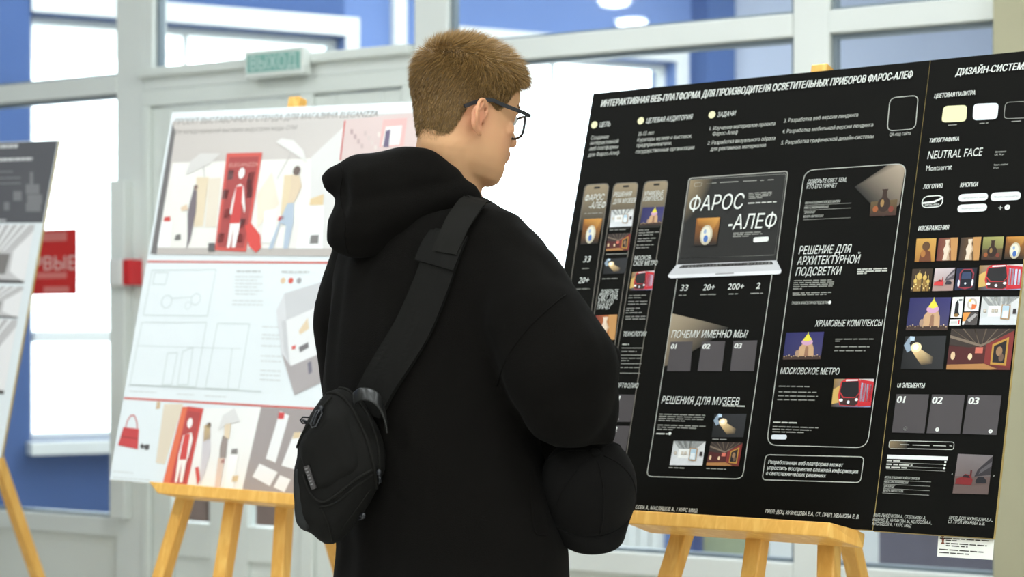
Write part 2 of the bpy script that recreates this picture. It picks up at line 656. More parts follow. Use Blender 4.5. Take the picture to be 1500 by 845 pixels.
def armchair(o, ax, m, label, cushion=None, w=.74, arm=.84):
    ay = Z.cross(ax)
    t_ = thing('armchair', label, 'armchair', o)
    for nm, x, y, z in (('seat', (-w / 2 + .10, w / 2 - .10), (-.32, .22), (.20, .43)), ('backrest', (-w / 2 + .10, w / 2 - .10), (.22, .38), (.16, .80)), ('armrest', (-w / 2, -w / 2 + .10), (-.34, .38), (.12, arm)), ('armrest', (w / 2 - .10, w / 2), (-.34, .38), (.12, arm))):
        mb = MB(); mb.box(o, ax, ay, Z, x, y, z); mb.build(nm, m, t_, bevel=.035)
    for x in (-w / 2 + .06, w / 2 - .06):
        for y in (-.28, .32):
            mb = MB(); mb.tube([o + ax * x + ay * y, o + ax * x + ay * y + Z * .16], .02); mb.build('leg', M['gunmetal'], t_)
    if cushion:
        mb = MB(); mb.box(o, ax, ay, Z, (.10, .38), (.08, .20), (.435, .70)); tag(mb.build('cushion', cushion, None, o, bevel=.04), 'blue cushion standing on the dark grey armchair', 'cushion')
po = lob(1078, 8.6)
pf = thing('pouf', 'round olive pouf in the lobby seen between the easel legs', 'pouf', po)
mb = MB(); mb.tube([po + Z * h for h in (.05, .06, .09, .40, .44, .455)], [.13, .145, .152, .152, .143, .12], 28); mb.build('body', M['olive'], pf, smooth=True)
mb = MB(); mb.tube([po, po + Z * .05], .11, 24); mb.build('foot', M['gunmetal'], pf)
armchair(lob(1562, 5.9), -AU, M['plum'], 'dark grey armchair in the lobby under the paper label', M['bluecloth'], 1.0)
cb = lob(302, 7.3)
cab = thing('cabinet', 'low brown cabinet in the lobby behind the glazed door', 'cabinet', cb)
mb = MB(); mb.box(cb, AU, AN, Z, (-.3, .3), (0, .3), (.06, .78)); mb.build('carcass', M['brown'], cab, bevel=.004)
for x in (-.297, .003):
    mb = MB(); mb.box(cb, AU, AN, Z, (x, x + .294), (-.018, 0), (.08, .76)); d_ = mb.build('door', M['brown'], cab, bevel=.003)
    mb = MB(); kx = x + (.26 if x < 0 else .03); mb.tube([cb + AU * kx - AN * .018 + Z * .5, cb + AU * kx - AN * .04 + Z * .5], .01); mb.build('knob', M['gunmetal'], d_)
mb = MB(); mb.box(cb, AU, AN, Z, (-.28, .28), (.03, .28), (0, .06)); mb.build('plinth', M['brown'], cab)

# ------------------------------------------------------------------ boards: a frame per board, text and print on its face
class Board:
    def __init__(s, th, ph, ro, O):
        u = V((math.cos(th), -math.sin(th), 0))
        n = V((math.sin(th), math.cos(th), 0))
        v = Z * math.cos(ph) + n * math.sin(ph)
        s.u = u * math.cos(ro) + v * math.sin(ro)
        s.v = v * math.cos(ro) - u * math.sin(ro)
        s.n = s.u.cross(s.v)                      # towards the viewer or away
        if s.n.y > 0:
            s.n = -s.n                            # now out of the printed face
        s.O = V(O)

    def uv(s, px, py):
        c = V((0, 0, CAMZ))
        d = wp(px, py, 1.0) - c
        t = (s.O - c).dot(s.n) / d.dot(s.n)
        p = c + d * t - s.O
        return p.dot(s.u), p.dot(s.v)

    def at(s, u, v, lift=0.0):
        return s.O + s.u * u + s.v * v + s.n * lift

    def P(s, px, py, lift=0.0):
        u, v = s.uv(px, py)
        return s.at(u, v, lift)

    def u_at(s, px, v):
        """u whose point on the row v is seen at column px"""
        k = (px - CX) / F
        b = s.O + s.v * v
        return (k * b.y - b.x) / (s.u.x - k * s.u.y)


GLYPHS = {}
def glyphs(t, shear=0.0, bold=0.0):
    """filled outlines of a line of text: triangles whose winding number is not zero"""
    if t not in GLYPHS:
        c = bpy.data.curves.new('t', 'FONT')
        c.body = t
        c.resolution_u = 3
        c.fill_mode = 'NONE'
        o = bpy.data.objects.new('t', c)
        COL.objects.link(o)
        dg = bpy.context.evaluated_depsgraph_get()
        me = bpy.data.meshes.new_from_object(o.evaluated_get(dg))
        P = [V((v.co.x, v.co.y)) for v in me.vertices]
        E = [tuple(e.vertices) for e in me.edges]
        bpy.data.objects.remove(o)
        bpy.data.curves.remove(c)
        bpy.data.meshes.remove(me)
        ov, oe, of, _, _, _ = delaunay_2d_cdt(P, E, [], 0, 1e-5)
        # walk the loops in order so that each outline keeps its direction
        nb = {}
        for a, b in E:
            nb.setdefault(a, []).append(b)
            nb.setdefault(b, []).append(a)
        seen, segs = set(), []
        for a in range(len(P)):
            if a in seen or a not in nb:
                continue
            b = a + 1 if a + 1 in nb[a] else nb[a][0]
            loop = [a]
            seen.add(a)
            while b not in seen:
                seen.add(b)
                loop.append(b)
                b = next((k for k in nb[b] if k not in seen), loop[0])
            segs += list(zip(loop, loop[1:] + loop[:1]))
        S = np.array([[P[a].x, P[a].y, P[b].x, P[b].y] for a, b in segs])
        T = np.array([[sum(ov[k].x for k in f) / len(f), sum(ov[k].y for k in f) / len(f)] for f in of])
        px, py = T[:, :1], T[:, 1:]
        x0, y0, x1, y1 = S.T
        side = (x1 - x0) * (py - y0) - (px - x0) * (y1 - y0)
        wn = ((y0 <= py) & (y1 > py) & (side > 0)).sum(1) - ((y0 > py) & (y1 <= py) & (side < 0)).sum(1)
        fs = [tuple(f) for f, w in zip(of, wn) if w != 0]
        GLYPHS[t] = ([(v.x, v.y) for v in ov], fs)
    vs, fs = GLYPHS[t]
    return [(x + shear * y, y) for x, y in vs], fs


CAPH = {}
def cap_height(bold):
    if bold not in CAPH:
        vs, _ = glyphs('Н', 0.0, bold)
        CAPH[bold] = max(y for x, y in vs) - min(y for x, y in vs)
    return CAPH[bold]


WHITE = lin(226, 229, 222)
LIGHT = lin(196, 197, 188)
DIM = lin(150, 150, 142)


class Print:
    """ink on a board's face: shapes given where they are read, stored in the board's own plane"""

    def __init__(s, bd, base=0.0006):
        s.b, s.mb, s.k = bd, MB(), base

    def poly(s, pts, col, dl=0.0002):
        s.k += dl
        s.mb.face([s.b.P(x, y, s.k) for x, y in pts], col)
        return s

    def quad(s, x0, y0, x1, y1, col, dl=0.0002):
        return s.poly([(x0, y0), (x1, y0), (x1, y1), (x0, y1)], col, dl)

    def uvpoly(s, pts, col, dl=0.0):
        s.k += dl
        s.mb.face([s.b.at(u, v, s.k) for u, v in pts], col)

    def line(s, p, q, w, col):
        (u0, v0), (u1, v1) = s.b.uv(*p), s.b.uv(*q)
        d = math.hypot(u1 - u0, v1 - v0) or 1
        a, b = -(v1 - v0) / d * w / 2, (u1 - u0) / d * w / 2
        s.uvpoly([(u0 - a, v0 - b), (u1 - a, v1 - b), (u1 + a, v1 + b), (u0 + a, v0 + b)], col)

    def hline(s, x0, x1, y, w, col):
        u0, v = s.b.uv(x0, y)
        u1 = s.b.u_at(x1, v)
        s.uvpoly([(u0, v - w / 2), (u1, v - w / 2), (u1, v + w / 2), (u0, v + w / 2)], col)

    def words(s, x0, x1, y, w, col, seed=1):
        """a line of tiny print, too small to read: word-long dashes"""
        u0, v = s.b.uv(x0, y)
        u1 = s.b.u_at(x1, v)
        r = random.Random(int(x0 * 7 + y * 13) + seed)
        u = u0
        while u < u1 - 0.002:
            L = r.uniform(0.006, 0.018)
            e = min(u + L, u1)
            s.uvpoly([(u, v - w / 2), (e, v - w / 2), (e, v + w / 2), (u, v + w / 2)], col)
            u = e + 0.0022

    def disc(s, px, py, r, col, ry=None, n=20, dl=0.0002):
        u, v = s.b.uv(px, py)
        s.uvpoly([(u + r * math.cos(i * 2 * math.pi / n), v + (ry or r) * math.sin(i * 2 * math.pi / n)) for i in range(n)], col, dl)
        return s

    def rr(s, quad, r, n=5):
        """rounded outline points (uv) through four corner pixels TL TR BR BL"""
        C = [s.b.uv(*p) for p in quad]
        out = []
        for i in range(4):
            c, a, b = V((*C[i], 0)), V((*C[i - 1], 0)), V((*C[(i + 1) % 4], 0))
            da, db = (a - c), (b - c)
            ra = min(r, da.length / 2)
            rb = min(r, db.length / 2)
            p, q = c + da.normalized() * ra, c + db.normalized() * rb
            for k in range(n + 1):
                t = k / n
                w = p * (1 - t) ** 2 + c * 2 * t * (1 - t) + q * t * t
                out.append((w.x, w.y))
        return out

    def fill_rr(s, quad, r, col, dl=0.0002):
        s.uvpoly(s.rr(quad, r), col, dl)
        return s

    def outline(s, quad, r, w, col, skip_top=False):
        pts = s.rr(quad, r)
        N = len(pts)
        for i in range(N):
            p, q = pts[i], pts[(i + 1) % N]
            if skip_top and i in (5,):
                continue
            d = math.hypot(q[0] - p[0], q[1] - p[1])
            if d < 1e-7:
                continue
            a, b = -(q[1] - p[1]) / d * w / 2, (q[0] - p[0]) / d * w / 2
            s.uvpoly([(p[0] - a, p[1] - b), (q[0] - a, q[1] - b), (q[0] + a, q[1] + b), (p[0] + a, p[1] + b)], col)
        return s

    def text(s, t, x0, y0, x1, cap, col=WHITE, shear=0.0, bold=0.0):
        u0, v0 = s.b.uv(x0, y0)
        u1 = s.b.u_at(x1, v0)
        h = s.b.uv(x0, y0 - cap)[1] - v0
        vs, fs = glyphs(t, shear, bold)
        xa, xb = min(x for x, y in vs), max(x for x, y in vs)
        sx = (u1 - u0) / (xb - xa)
        sy = h / cap_height(bold)
        for k in ((0,) if bold < .006 else (-.5, .5) if bold < .015 else (-1, 0, 1)):
            s.mb.add([s.b.at(u0 + (x - xa + k * bold * 1.3) * sx, v0 + y * sy, s.k + 0.0002 + k * .00003) for x, y in vs], fs, col)
        return s

    def build(s, name, parent, label=None):
        w = getattr(s.b, 'wash', 0)
        if w:
            mixc = lambda q: tuple(a * (1 - w) + b * w for a, b in zip(q, (.84, .85, .85)))
            s.mb.c = [q if q is None else (tuple(mixc(k) for k in q) if isinstance(q[0], (tuple, list)) else mixc(q)) for q in s.mb.c]
        o = s.mb.build(name, M['print'], parent)
        if label:
            o['label'] = label
        return o


class Pic(Print):
    """a printed photograph: drawn in a unit square laid over its four corner pixels TL TR BR BL"""

    def __init__(s, bd, quad, base=0.0006):
        super().__init__(bd, base)
        s.q = quad

    def m(s, x, y):
        (ax, ay), (bx, by), (cx, cy), (dx, dy) = s.q
        t = 1 - y
        return ((ax * (1 - x) + bx * x) * (1 - t) + (dx * (1 - x) + cx * x) * t, (ay * (1 - x) + by * x) * (1 - t) + (dy * (1 - x) + cy * x) * t)

    def p(s, pts, col, dl=0.00015):
        return s.poly([s.m(*q) for q in pts], col, dl)

    def r(s, x0, y0, x1, y1, col, dl=0.00015):
        return s.p([(x0, y1), (x1, y1), (x1, y0), (x0, y0)], col, dl)

    def e(s, x, y, rx, ry, col, n=18, dl=0.00015):
        return s.p([(x + rx * math.cos(i * 2 * math.pi / n), y + ry * math.sin(i * 2 * math.pi / n)) for i in range(n)], col, dl)


c = lin
def church(p):
    p.p([(0, 1), (1, 1), (1, 0), (0, 0)], [c(38, 38, 92), c(52, 50, 105), c(70, 66, 100), c(44, 44, 88)])
    p.r(0, 0, 1, 0.14, c(70, 52, 44))
    for i in range(16):
        p.e(0.03 + i * 0.062, 0.10 + 0.03 * (i % 3), 0.014, 0.02, c(236, 205, 160), 6, 0)
    p.p([(.36, .12), (.40, .45), (.5, .62), (.6, .66), (.72, .6), (.78, .42), (.8, .12)], c(198, 160, 122))
    p.p([(.55, .12), (.56, .44), (.6, .5), (.64, .44), (.66, .12)], c(150, 110, 86))
    p.e(.59, .64, .15, .12, c(206, 160, 190))
    p.p([(.47, .70), (.59, .96), (.71, .72), (.6, .66)], c(226, 216, 70))
    p.r(.585, .92, .6, 1.0, c(226, 216, 70))
    p.e(.36, .22, .05, .12, c(170, 140, 118))


def metro(p):
    p.p([(0, 1), (1, 1), (1, 0), (0, 0)], [c(150, 120, 70), c(214, 205, 205), c(150, 160, 200), c(60, 48, 34)])
    p.p([(0, .62), (.3, .9), (.3, .2), (0, .1)], c(206, 170, 96))
    p.p([(.66, .98), (1, .9), (1, .05), (.66, .02)], c(196, 44, 52))
    for i in range(4):
        x = .69 + i * .075
        p.p([(x, .86 - i * .02), (x + .05, .85 - i * .02), (x + .05, .2), (x, .2)], c(196, 214, 240), 0)
    p.p([(.18, .9), (.28, 1.0), (.62, 1.0), (.68, .9), (.70, .12), (.6, .02), (.2, .06), (.14, .4)], c(205, 50, 56))
    p.p([(.21, .88), (.62, .92), (.66, .5), (.58, .34), (.28, .36), (.18, .55)], c(34, 32, 34))
    p.p([(.18, .50), (.27, .32), (.58, .32), (.67, .46), (.66, .12), (.58, .04), (.22, .08)], c(60, 42, 40))
    p.p([(.3, .97), (.6, .98), (.6, .93), (.3, .91)], c(230, 225, 230))
    p.e(.23, .24, .05, .05, c(250, 250, 250)); p.e(.62, .26, .04, .05, c(250, 250, 250), dl=0)
    p.e(.42, .17, .035, .06, c(230, 230, 236), dl=0)


def train_front(p):
    p.p([(0, 1), (1, 1), (1, 0), (0, 0)], [c(40, 44, 70), c(30, 28, 34), c(18, 18, 26), c(34, 40, 70)])
    p.p([(.18, .1), (.16, .75), (.3, .95), (.75, .95), (.88, .75), (.86, .1), (.5, .02)], c(150, 52, 62))
    p.p([(.24, .12), (.22, .72), (.34, .9), (.7, .9), (.82, .72), (.8, .12)], c(20, 22, 34))
    p.p([(.3, .8), (.72, .8), (.76, .5), (.28, .5)], c(52, 66, 96))
    p.e(.17, .3, .05, .16, c(230, 240, 255)); p.e(.85, .32, .05, .16, c(230, 240, 255), dl=0)
    p.e(.5, .28, .05, .05, c(220, 225, 235), dl=0)


def gallery(p):
    p.p([(0, 1), (1, 1), (1, 0), (0, 0)], [c(196, 198, 196), c(214, 214, 212), c(226, 228, 230), c(210, 214, 216)])
    p.p([(0, 1), (1, 1), (.72, .68), (.2, .68)], c(150, 152, 150))
    for i in range(5):
        p.p([(.1 + i * .2, 1), (.2 + i * .2, 1), (.38 + i * .09, .68), (.34 + i * .09, .68)], c(225, 226, 222), 0)
    p.p([(.2, .68), (.72, .68), (.72, .3), (.2, .3)], c(232, 233, 230))
    p.p([(0, .2), (.2, .3), (.72, .3), (1, .2), (1, 0), (0, 0)], c(214, 216, 218))
    for x in (.08, .3, .4):
        p.r(x, .44, x + .07, .56, c(168, 150, 128)); p.r(x + .012, .455, x + .058, .545, c(214, 205, 190))
    p.p([(.56, .72), (.80, .70), (.80, .18), (.56, .2)], c(176, 142, 104))
    p.p([(.59, .68), (.77, .67), (.77, .22), (.59, .24)], c(176, 200, 214))
    p.p([(.61, .5), (.75, .5), (.75, .24), (.61, .25)], c(226, 232, 234))
    p.r(.88, .38, .97, .56, c(60, 54, 54))


def red_gallery(p):
    p.p([(0, 1), (1, 1), (1, 0), (0, 0)], [c(46, 36, 32), c(62, 46, 40), c(112, 52, 46), c(70, 34, 28)])
    p.p([(0, 1), (1, 1), (.62, .6), (.3, .55), (0, .62)], c(58, 48, 42))
    for i in range(6):
        p.p([(i * .18, 1), (i * .18 + .025, 1), (.42 + i * .03, .6), (.41 + i * .03, .6)], c(120, 104, 88), 0)
    p.p([(0, .85), (.5, .62), (.7, .78), (.7, .74), (.5, .56), (0, .78)], c(128, 112, 96))
    p.p([(0, .58), (.58, .5), (.58, .14), (0, .12)], c(78, 32, 30))
    p.p([(.58, .62), (1, .96), (1, .04), (.58, .14)], c(128, 48, 44))
    p.p([(0, .12), (.58, .15), (.8, .02), (.7, 0), (0, 0)], c(172, 122, 72))
    p.e(.08, .34, .035, .10, c(220, 190, 150)); p.e(.35, .32, .035, .08, c(232, 205, 165), dl=0); p.r(.42, .4, .54, .55, c(206, 110, 92), 0)
    p.p([(.68, .62), (.93, .80), (.93, .10), (.68, .13)], c(186, 140, 62))
    p.p([(.71, .58), (.90, .72), (.90, .16), (.71, .18)], c(36, 30, 30))
    p.e(.8, .45, .05, .12, c(150, 116, 84)); p.e(.84, .3, .04, .1, c(110, 86, 70), dl=0)


def spotlight(p):
    d = c(44, 45, 47)
    p.p([(0, 1), (1, 1), (1, 0), (0, 0)], [c(34, 34, 34), d, c(40, 40, 41), c(22, 22, 22)])
    g = c(176, 146, 100)
    p.p([(.24, .74), (.40, .62), (.74, .36), (.72, .16), (.48, .12), (.36, .3), (.2, .56)], [c(250, 230, 190), c(220, 190, 140), c(70, 62, 52), c(60, 55, 50), c(70, 62, 50), g, c(240, 205, 150)])
    p.e(.30, .66, .13, .15, c(252, 226, 176)); p.e(.29, .67, .07, .09, c(255, 250, 236))
    p.p([(.0, .72), (.1, .98), (.2, .95), (.13, .78), (.2, .58), (.1, .5)], c(140, 156, 172))
    p.p([(.12, 1.0), (.24, .98), (.24, .86), (.14, .86)], c(190, 210, 226))


def egg(p, bg=(38, 34, 26)):
    p.p([(0, 1), (1, 1), (1, 0), (0, 0)], [c(150, 92, 34), c(176, 118, 50), c(*bg), c(*bg)])
    p.p([(.04, 1), (.96, 1), (.9, .62), (.7, .52), (.3, .5), (.12, .66)], [c(190, 126, 48), c(206, 150, 70), c(120, 76, 30), c(150, 96, 40), c(150, 96, 40), c(110, 66, 24)])
    p.e(.5, .38, .27, .36, c(196, 186, 160)); p.e(.48, .40, .2, .28, c(222, 218, 200)); p.e(.5, .24, .1, .13, c(72, 108, 176)); p.e(.44, .5, .06, .08, c(150, 170, 200))


def jug(p):
    """plain still life in olive and umber"""
    p.p([(0, 1), (1, 1), (1, 0), (0, 0)], [c(150, 150, 88), c(168, 164, 98), c(70, 46, 30), c(56, 38, 26)])
    p.p([(0, .46), (1, .5), (1, 0), (0, 0)], [c(92, 76, 46), c(98, 80, 48), c(64, 40, 34), c(58, 36, 30)])
    p.e(.5, .36, .24, .24, c(48, 32, 24)); p.p([(.4, .5), (.42, .78), (.38, .84), (.62, .84), (.58, .78), (.6, .5)], c(54, 36, 26))
    p.e(.44, .4, .07, .12, c(150, 116, 70))
    p.e(.2, .22, .1, .1, c(150, 84, 44)); p.e(.8, .2, .1, .1, c(120, 56, 40))


def amber(p):
    """plain amber panel with dark blots"""
    p.p([(0, 1), (1, 1), (1, 0), (0, 0)], [c(196, 150, 74), c(206, 158, 80), c(176, 124, 54), c(164, 112, 50)])
    p.e(.52, .66, .2, .2, c(96, 66, 40)); p.p([(.2, .0), (.28, .4), (.5, .52), (.76, .42), (.84, 0)], c(110, 62, 36)); p.e(.4, .34, .12, .16, c(170, 112, 56))


def vase(p, bg0=(110, 54, 46), bg1=(150, 104, 70)):
    """plain pale vase against a warm drape"""
    p.p([(0, 1), (1, 1), (1, 0), (0, 0)], [c(*bg0), c(*bg1), c(*bg1), c(*bg0)])
    p.p([(.6, 1), (1, 1), (1, 0), (.74, 0)], c(190, 140, 84))
    p.p([(.3, .02), (.36, .3), (.3, .5), (.4, .72), (.36, .92), (.6, .92), (.56, .72), (.68, .5), (.6, .3), (.66, .02)], c(226, 206, 184))
    p.p([(.5, .04), (.54, .3), (.6, .5), (.52, .72), (.56, .9), (.6, .92), (.56, .72), (.68, .5), (.6, .3), (.66, .02)], c(196, 166, 136))


def night_domes(p):
    p.p([(0, 1), (1, 1), (1, 0), (0, 0)], [c(60, 46, 32), c(52, 40, 28), c(70, 50, 26), c(60, 44, 24)])
    for x, h, r in ((.2, .46, .09), (.38, .66, .14), (.66, .6, .1), (.84, .42, .08)):
        p.r(x - r * .8, .0, x + r * .8, h, c(150, 116, 62)); p.e(x, h, r, r * 1.1, c(214, 180, 96)); p.r(x - .012, h, x + .012, h + .26, c(226, 196, 120), 0)
    for i in range(10):
        p.e(.06 + i * .1, .12 + .09 * (i % 3), .03, .035, c(250, 226, 150), 6, 0)


def car(p, mute=1.0):
    k = lambda *a: tuple(q * mute for q in c(*a))
    p.p([(0, 1), (1, 1), (1, 0), (0, 0)], [k(206, 190, 190), k(196, 184, 186), k(150, 130, 124), k(176, 150, 140)])
    p.r(0, .0, 1, .44, k(168, 140, 132))
    p.p([(.55, .44), (.62, .62), (1, .98), (1, .5)], k(92, 84, 88)); p.p([(.66, .5), (.7, .62), (1, .84), (1, .72)], k(150, 142, 146))
    p.r(.42, .44, .47, .6, k(150, 62, 58))
    p.p([(.04, .24), (.06, .38), (.2, .42), (.28, .5), (.42, .48), (.52, .36), (.5, .22)], k(206, 60, 62))
    p.p([(.2, .42), (.28, .48), (.4, .46), (.44, .4)], k(70, 44, 50))
    p.p([(.6, .32), (.66, .44), (.82, .44), (.92, .34), (.9, .28), (.62, .27)], k(56, 52, 60))


def white_item(p, col):
    p.p([(0, 1), (1, 1), (1, 0), (0, 0)], c(232, 233, 230))
    if col == 'black':
        p.p([(.3, .12), (.32, .7), (.5, .86), (.64, .66), (.66, .3), (.8, .12)], c(30, 30, 32)); p.r(.6, .8, .9, .9, c(120, 120, 120)); p.e(.5, .12, .22, .08, c(150, 116, 70))
    elif col == 'ring':
        p.e(.5, .5, .34, .4, c(196, 186, 176)); p.e(.5, .5, .22, .26, c(232, 226, 220)); p.p([(.5, .5), (.86, .44), (.74, .16), (.5, .12)], c(216, 112, 60)); p.e(.36, .74, .08, .1, c(226, 196, 90))
    elif col == 'orange':
        p.p([(0, 1), (.5, 1), (.2, .3), (0, .3)], c(226, 150, 72)); p.p([(.5, 1), (1, 1), (1, 0), (.1, 0), (.2, .3)], c(80, 74, 72)); p.p([(.3, .4), (.8, .9), (1, .8), (.5, .2)], c(166, 162, 160))
    else:
        p.r(.1, .3, .7, .7, c(206, 206, 202)); p.r(.78, .2, .9, .85, c(206, 46, 44))


def board_mesh(name, bd, u0, u1, v0, v1, t, face_m, parent):
    mb = MB()
    mb.box(bd.O, bd.u, bd.v, bd.n, (u0, u1), (v0, v1), (-t, 0.0))
    o = mb.build(name, face_m, parent)
    me = o.data
    me.materials.append(M['edge'])
    for p in me.polygons:
        if abs(p.normal.dot(bd.n)) < 0.5:
            p.material_index = 1
    return o


# ---- the big black poster
B = Board(0.6383, 0.2916, 0.0057, (0.5871, 3.0, 0.9939))
BW, BS, BH = 0.704, 0.2049, 0.828
poster = thing('poster_board', 'large black two-panel presentation board about lamps on the right easel', 'poster board', B.at(-0.2, 0))
board_mesh('main_panel', B, -BW, 0.0, 0, BH, 0.008, M['black'], poster)
board_mesh('side_panel', B, 0.0, BS, -0.001, BH, 0.008, M['black'], poster)
# bare line of core showing where the panels meet
mb = MB()
mb.box(B.O, B.u, B.v, B.n, (-0.0004, 0.0004), (0.0, .40), (-0.002, 0.0003))
mb.box(B.O, B.u, B.v, B.n, (-0.00015, 0.0002), (.40, BH), (-0.002, 0.0003))
mb.build('panel_joint', M['edge'], poster)

HEAD = [  # text, x0, baseline y, x1, cap height, bold, shear
    ('ИНТЕРАКТИВНАЯ ВЕБ-ПЛАТФОРМА ДЛЯ ПРОИЗВОДИТЕЛЯ ОСВЕТИТЕЛЬНЫХ ПРИБОРОВ ФАРОС-АЛЕФ', 880.7, 157, 1337, 9.6, .022, .2),
    ('ДИЗАЙН-СИСТЕМА', 1400, 111.2, 1507, 10, .022, .2),
    ('ЦВЕТОВАЯ ПАЛИТРА', 1369, 144.3, 1428.7, 6.4, .022, .15), ('ТИПОГРАФИКА', 1362, 209.6, 1405, 6.2, .022, .15),
    ('NEUTRAL FACE', 1358.9, 233.6, 1439.5, 12.2, 0, .15), ('ЛОГОТИП', 1353, 277.3, 1381, 6.6, .022, .15), ('КНОПКИ', 1407, 274.9, 1432.8, 6.6, .022, .15),
    ('ИЗОБРАЖЕНИЯ', 1345.6, 338.5, 1390.4, 6.8, .022, .15), ('UI ЭЛЕМЕНТЫ', 1315, 568, 1355, 6.8, .022, .15),
    ('ЦЕЛЬ', 878.6, 186.5, 894.5, 7, 0, .2), ('ЦЕЛЕВАЯ АУДИТОРИЯ', 947, 180.8, 1014.7, 7, 0, .2), ('ЗАДАЧИ', 1051.4, 172, 1078, 7, 0, .2),
    ('ПОЧЕМУ ИМЕННО МЫ?', 983.7, 495, 1095.5, 10.8, 0.004, .2), ('РЕШЕНИЯ ДЛЯ МУЗЕЕВ', 969.2, 591.3, 1083, 11, 0.004, .2),
    ('ХРАМОВЫЕ КОМПЛЕКСЫ', 1194.2, 478.6, 1293, 9.6, 0.004, .2), ('МОСКОВСКОЕ МЕТРО', 1143.3, 548, 1229.7, 9.4, 0.004, .2),
]
for t, x0, y, x1, cp, bo, sh in HEAD:
    Print(B, .0016).text(t, x0, y, x1, cp, WHITE, sh, bo).build('heading', poster)
p = Print(B)
for t, x0, y, x1 in (('РЕШЕНИЕ ДЛЯ', 1170, 372.6, 1246.7), ('АРХИТЕКТУРНОЙ', 1167.5, 388, 1259.7), ('ПОДСВЕТКИ', 1165.3, 404, 1232.4)):
    p.text(t, x0, y, x1, 12, WHITE, .2, .004)
p.build('heading', poster)
p = Print(B)
p.text('ДОВЕРЬТЕ СВЕТ ТЕМ,', 1182.4, 269.3, 1239.7, 6, WHITE, .2); p.text('КТО ЕГО ПРЯЧЕТ', 1181.6, 277, 1226, 6, WHITE, .2)
p.build('heading', poster)

PARAS = [
    [('Создание', 865.6, 204.8, 891.6), ('интерактивной', 864.6, 212.6, 905.8), ('веб-платформы', 863.7, 220.6, 905.8), ('для Фарос-Алеф', 861.8, 229.6, 906.8)],
    [('35-55 лет', 934.7, 199.1, 958.4), ('Кураторы музеев и выставок,', 933.5, 207.9, 1013.5), ('предприниматели,', 932.3, 216.1, 984), ('государственные организации', 931.2, 224.9, 1017)],
    [('1. Изучение материалов проекта', 1039.4, 191.3, 1135.5), ('Фарос-Алеф', 1044, 199, 1080.6), ('2. Разработка визуального образа', 1036.5, 212.4, 1135.5), ('для рекламных материалов', 1040.8, 221.2, 1122)],
    [('3. Разработка веб версии лендинга', 1148.4, 179.8, 1257), ('4. Разработка мобильной версии лендинга', 1146, 195.6, 1279), ('5. Разработка графической дизайн-системы', 1144.3, 212, 1280)],
]
for pa in PARAS:
    p = Print(B)
    for t, x0, y, x1 in pa:
        p.text(t, x0, y, x1, 5.6, LIGHT, .12, .004)
    p.build('paragraph', poster)
MISC = [
    [('Montserrat', 1356.7, 250.6, 1394.4, 8.2, 0, 0)], [('QR-код сайта', 1303, 199.7, 1334, 4.8, 0, .1)],
    [('Заголовки', 1458, 224, 1473.6, 2.6, 0, .1), ('120, 96 pt', 1457, 228, 1471, 2.6, 0, .1)], [('Текст, кнопки', 1455.8, 243, 1476.5, 2.6, 0, .1), ('24 pt', 1454.9, 247, 1462.8, 2.6, 0, .1)],
    [('ИКОНА ВЛАДИМИРСКОЙ БОГОМАТЕРИ', 1179.6, 299.2, 1231, 3.5, .01, .15), ('НИКА САМОФРАКИЙСКАЯ', 1178.3, 306.2, 1213.7, 3.5, .01, .15), ('"ДЖОКОНДА"', 1178, 312.9, 1194.7, 3.5, .01, .15), ('ВЕНЕРА МИЛОССКАЯ', 1177, 319.2, 1206, 3.5, .01, .15)],
    [('ИКОНА ВЛАДИМИРСКОЙ БОГОМАТЕРИ', 1296.3, 700.6, 1347, 3.5, .01, .15), ('НИКА САМОФРАКИЙСКАЯ', 1295.2, 707.2, 1330.4, 3.5, .01, .15), ('"ДЖОКОНДА"', 1294.4, 713.4, 1311, 3.5, .01, .15), ('ВЕНЕРА МИЛОССКАЯ', 1293.6, 719.9, 1323, 3.5, .01, .15)],
    [('ПРАВИЛА АРХИТЕКТУРНОЙ ПОДСВЕТКИ', 1160, 446, 1213, 4, .01, .15)],
    [('ВЫП: ЛЫСЕНКОВА А., СТЕПАНОВА А.,', 1279.8, 756.5, 1357, 4.8, .004, .2), ('ИЩЕНКО В., КУЛАКОВА М., КОЛОСОВА А.,', 1278.5, 762.9, 1365, 4.8, .004, .2), ('МАСЛЯШОВ А., 1 КУРС ММД', 1277.7, 769, 1335, 4.8, .004, .2)],
    [('ПРЕП: ДОЦ. КУЗНЕЦОВА Е.А.,', 1390.3, 760.3, 1454, 4.8, .004, .2), ('СТ. ПРЕП. ИВАНОВА Е. В.', 1389, 766.2, 1442.7, 4.8, .004, .2)],
    [('ПРЕП: ДОЦ. КУЗНЕЦОВА Е.А., СТ. ПРЕП. ИВАНОВА Е. В.', 1121, 751.5, 1258.5, 5.6, .004, .2)],
    [('КОЛОСОВА А., МАСЛЯШОВ А., 1 КУРС ММД', 917, 744.4, 1021.6, 5.6, .004, .2)],
    [('Разработанная веб-платформа может', 1125.4, 679.3, 1235, 6, .01, .14), ('упростить восприятие сложной информации', 1123.6, 687.7, 1257, 6, .01, .14), ('о светотехнических решениях', 1122.2, 695.6, 1209.8, 6, .01, .14)],
]
for g in MISC:
    p = Print(B)
    for t, x0, y, x1, cp, bo, sh in g:
        p.text(t, x0, y, x1, cp, LIGHT if cp < 5 else WHITE, sh, bo)
    p.build('paragraph', poster)
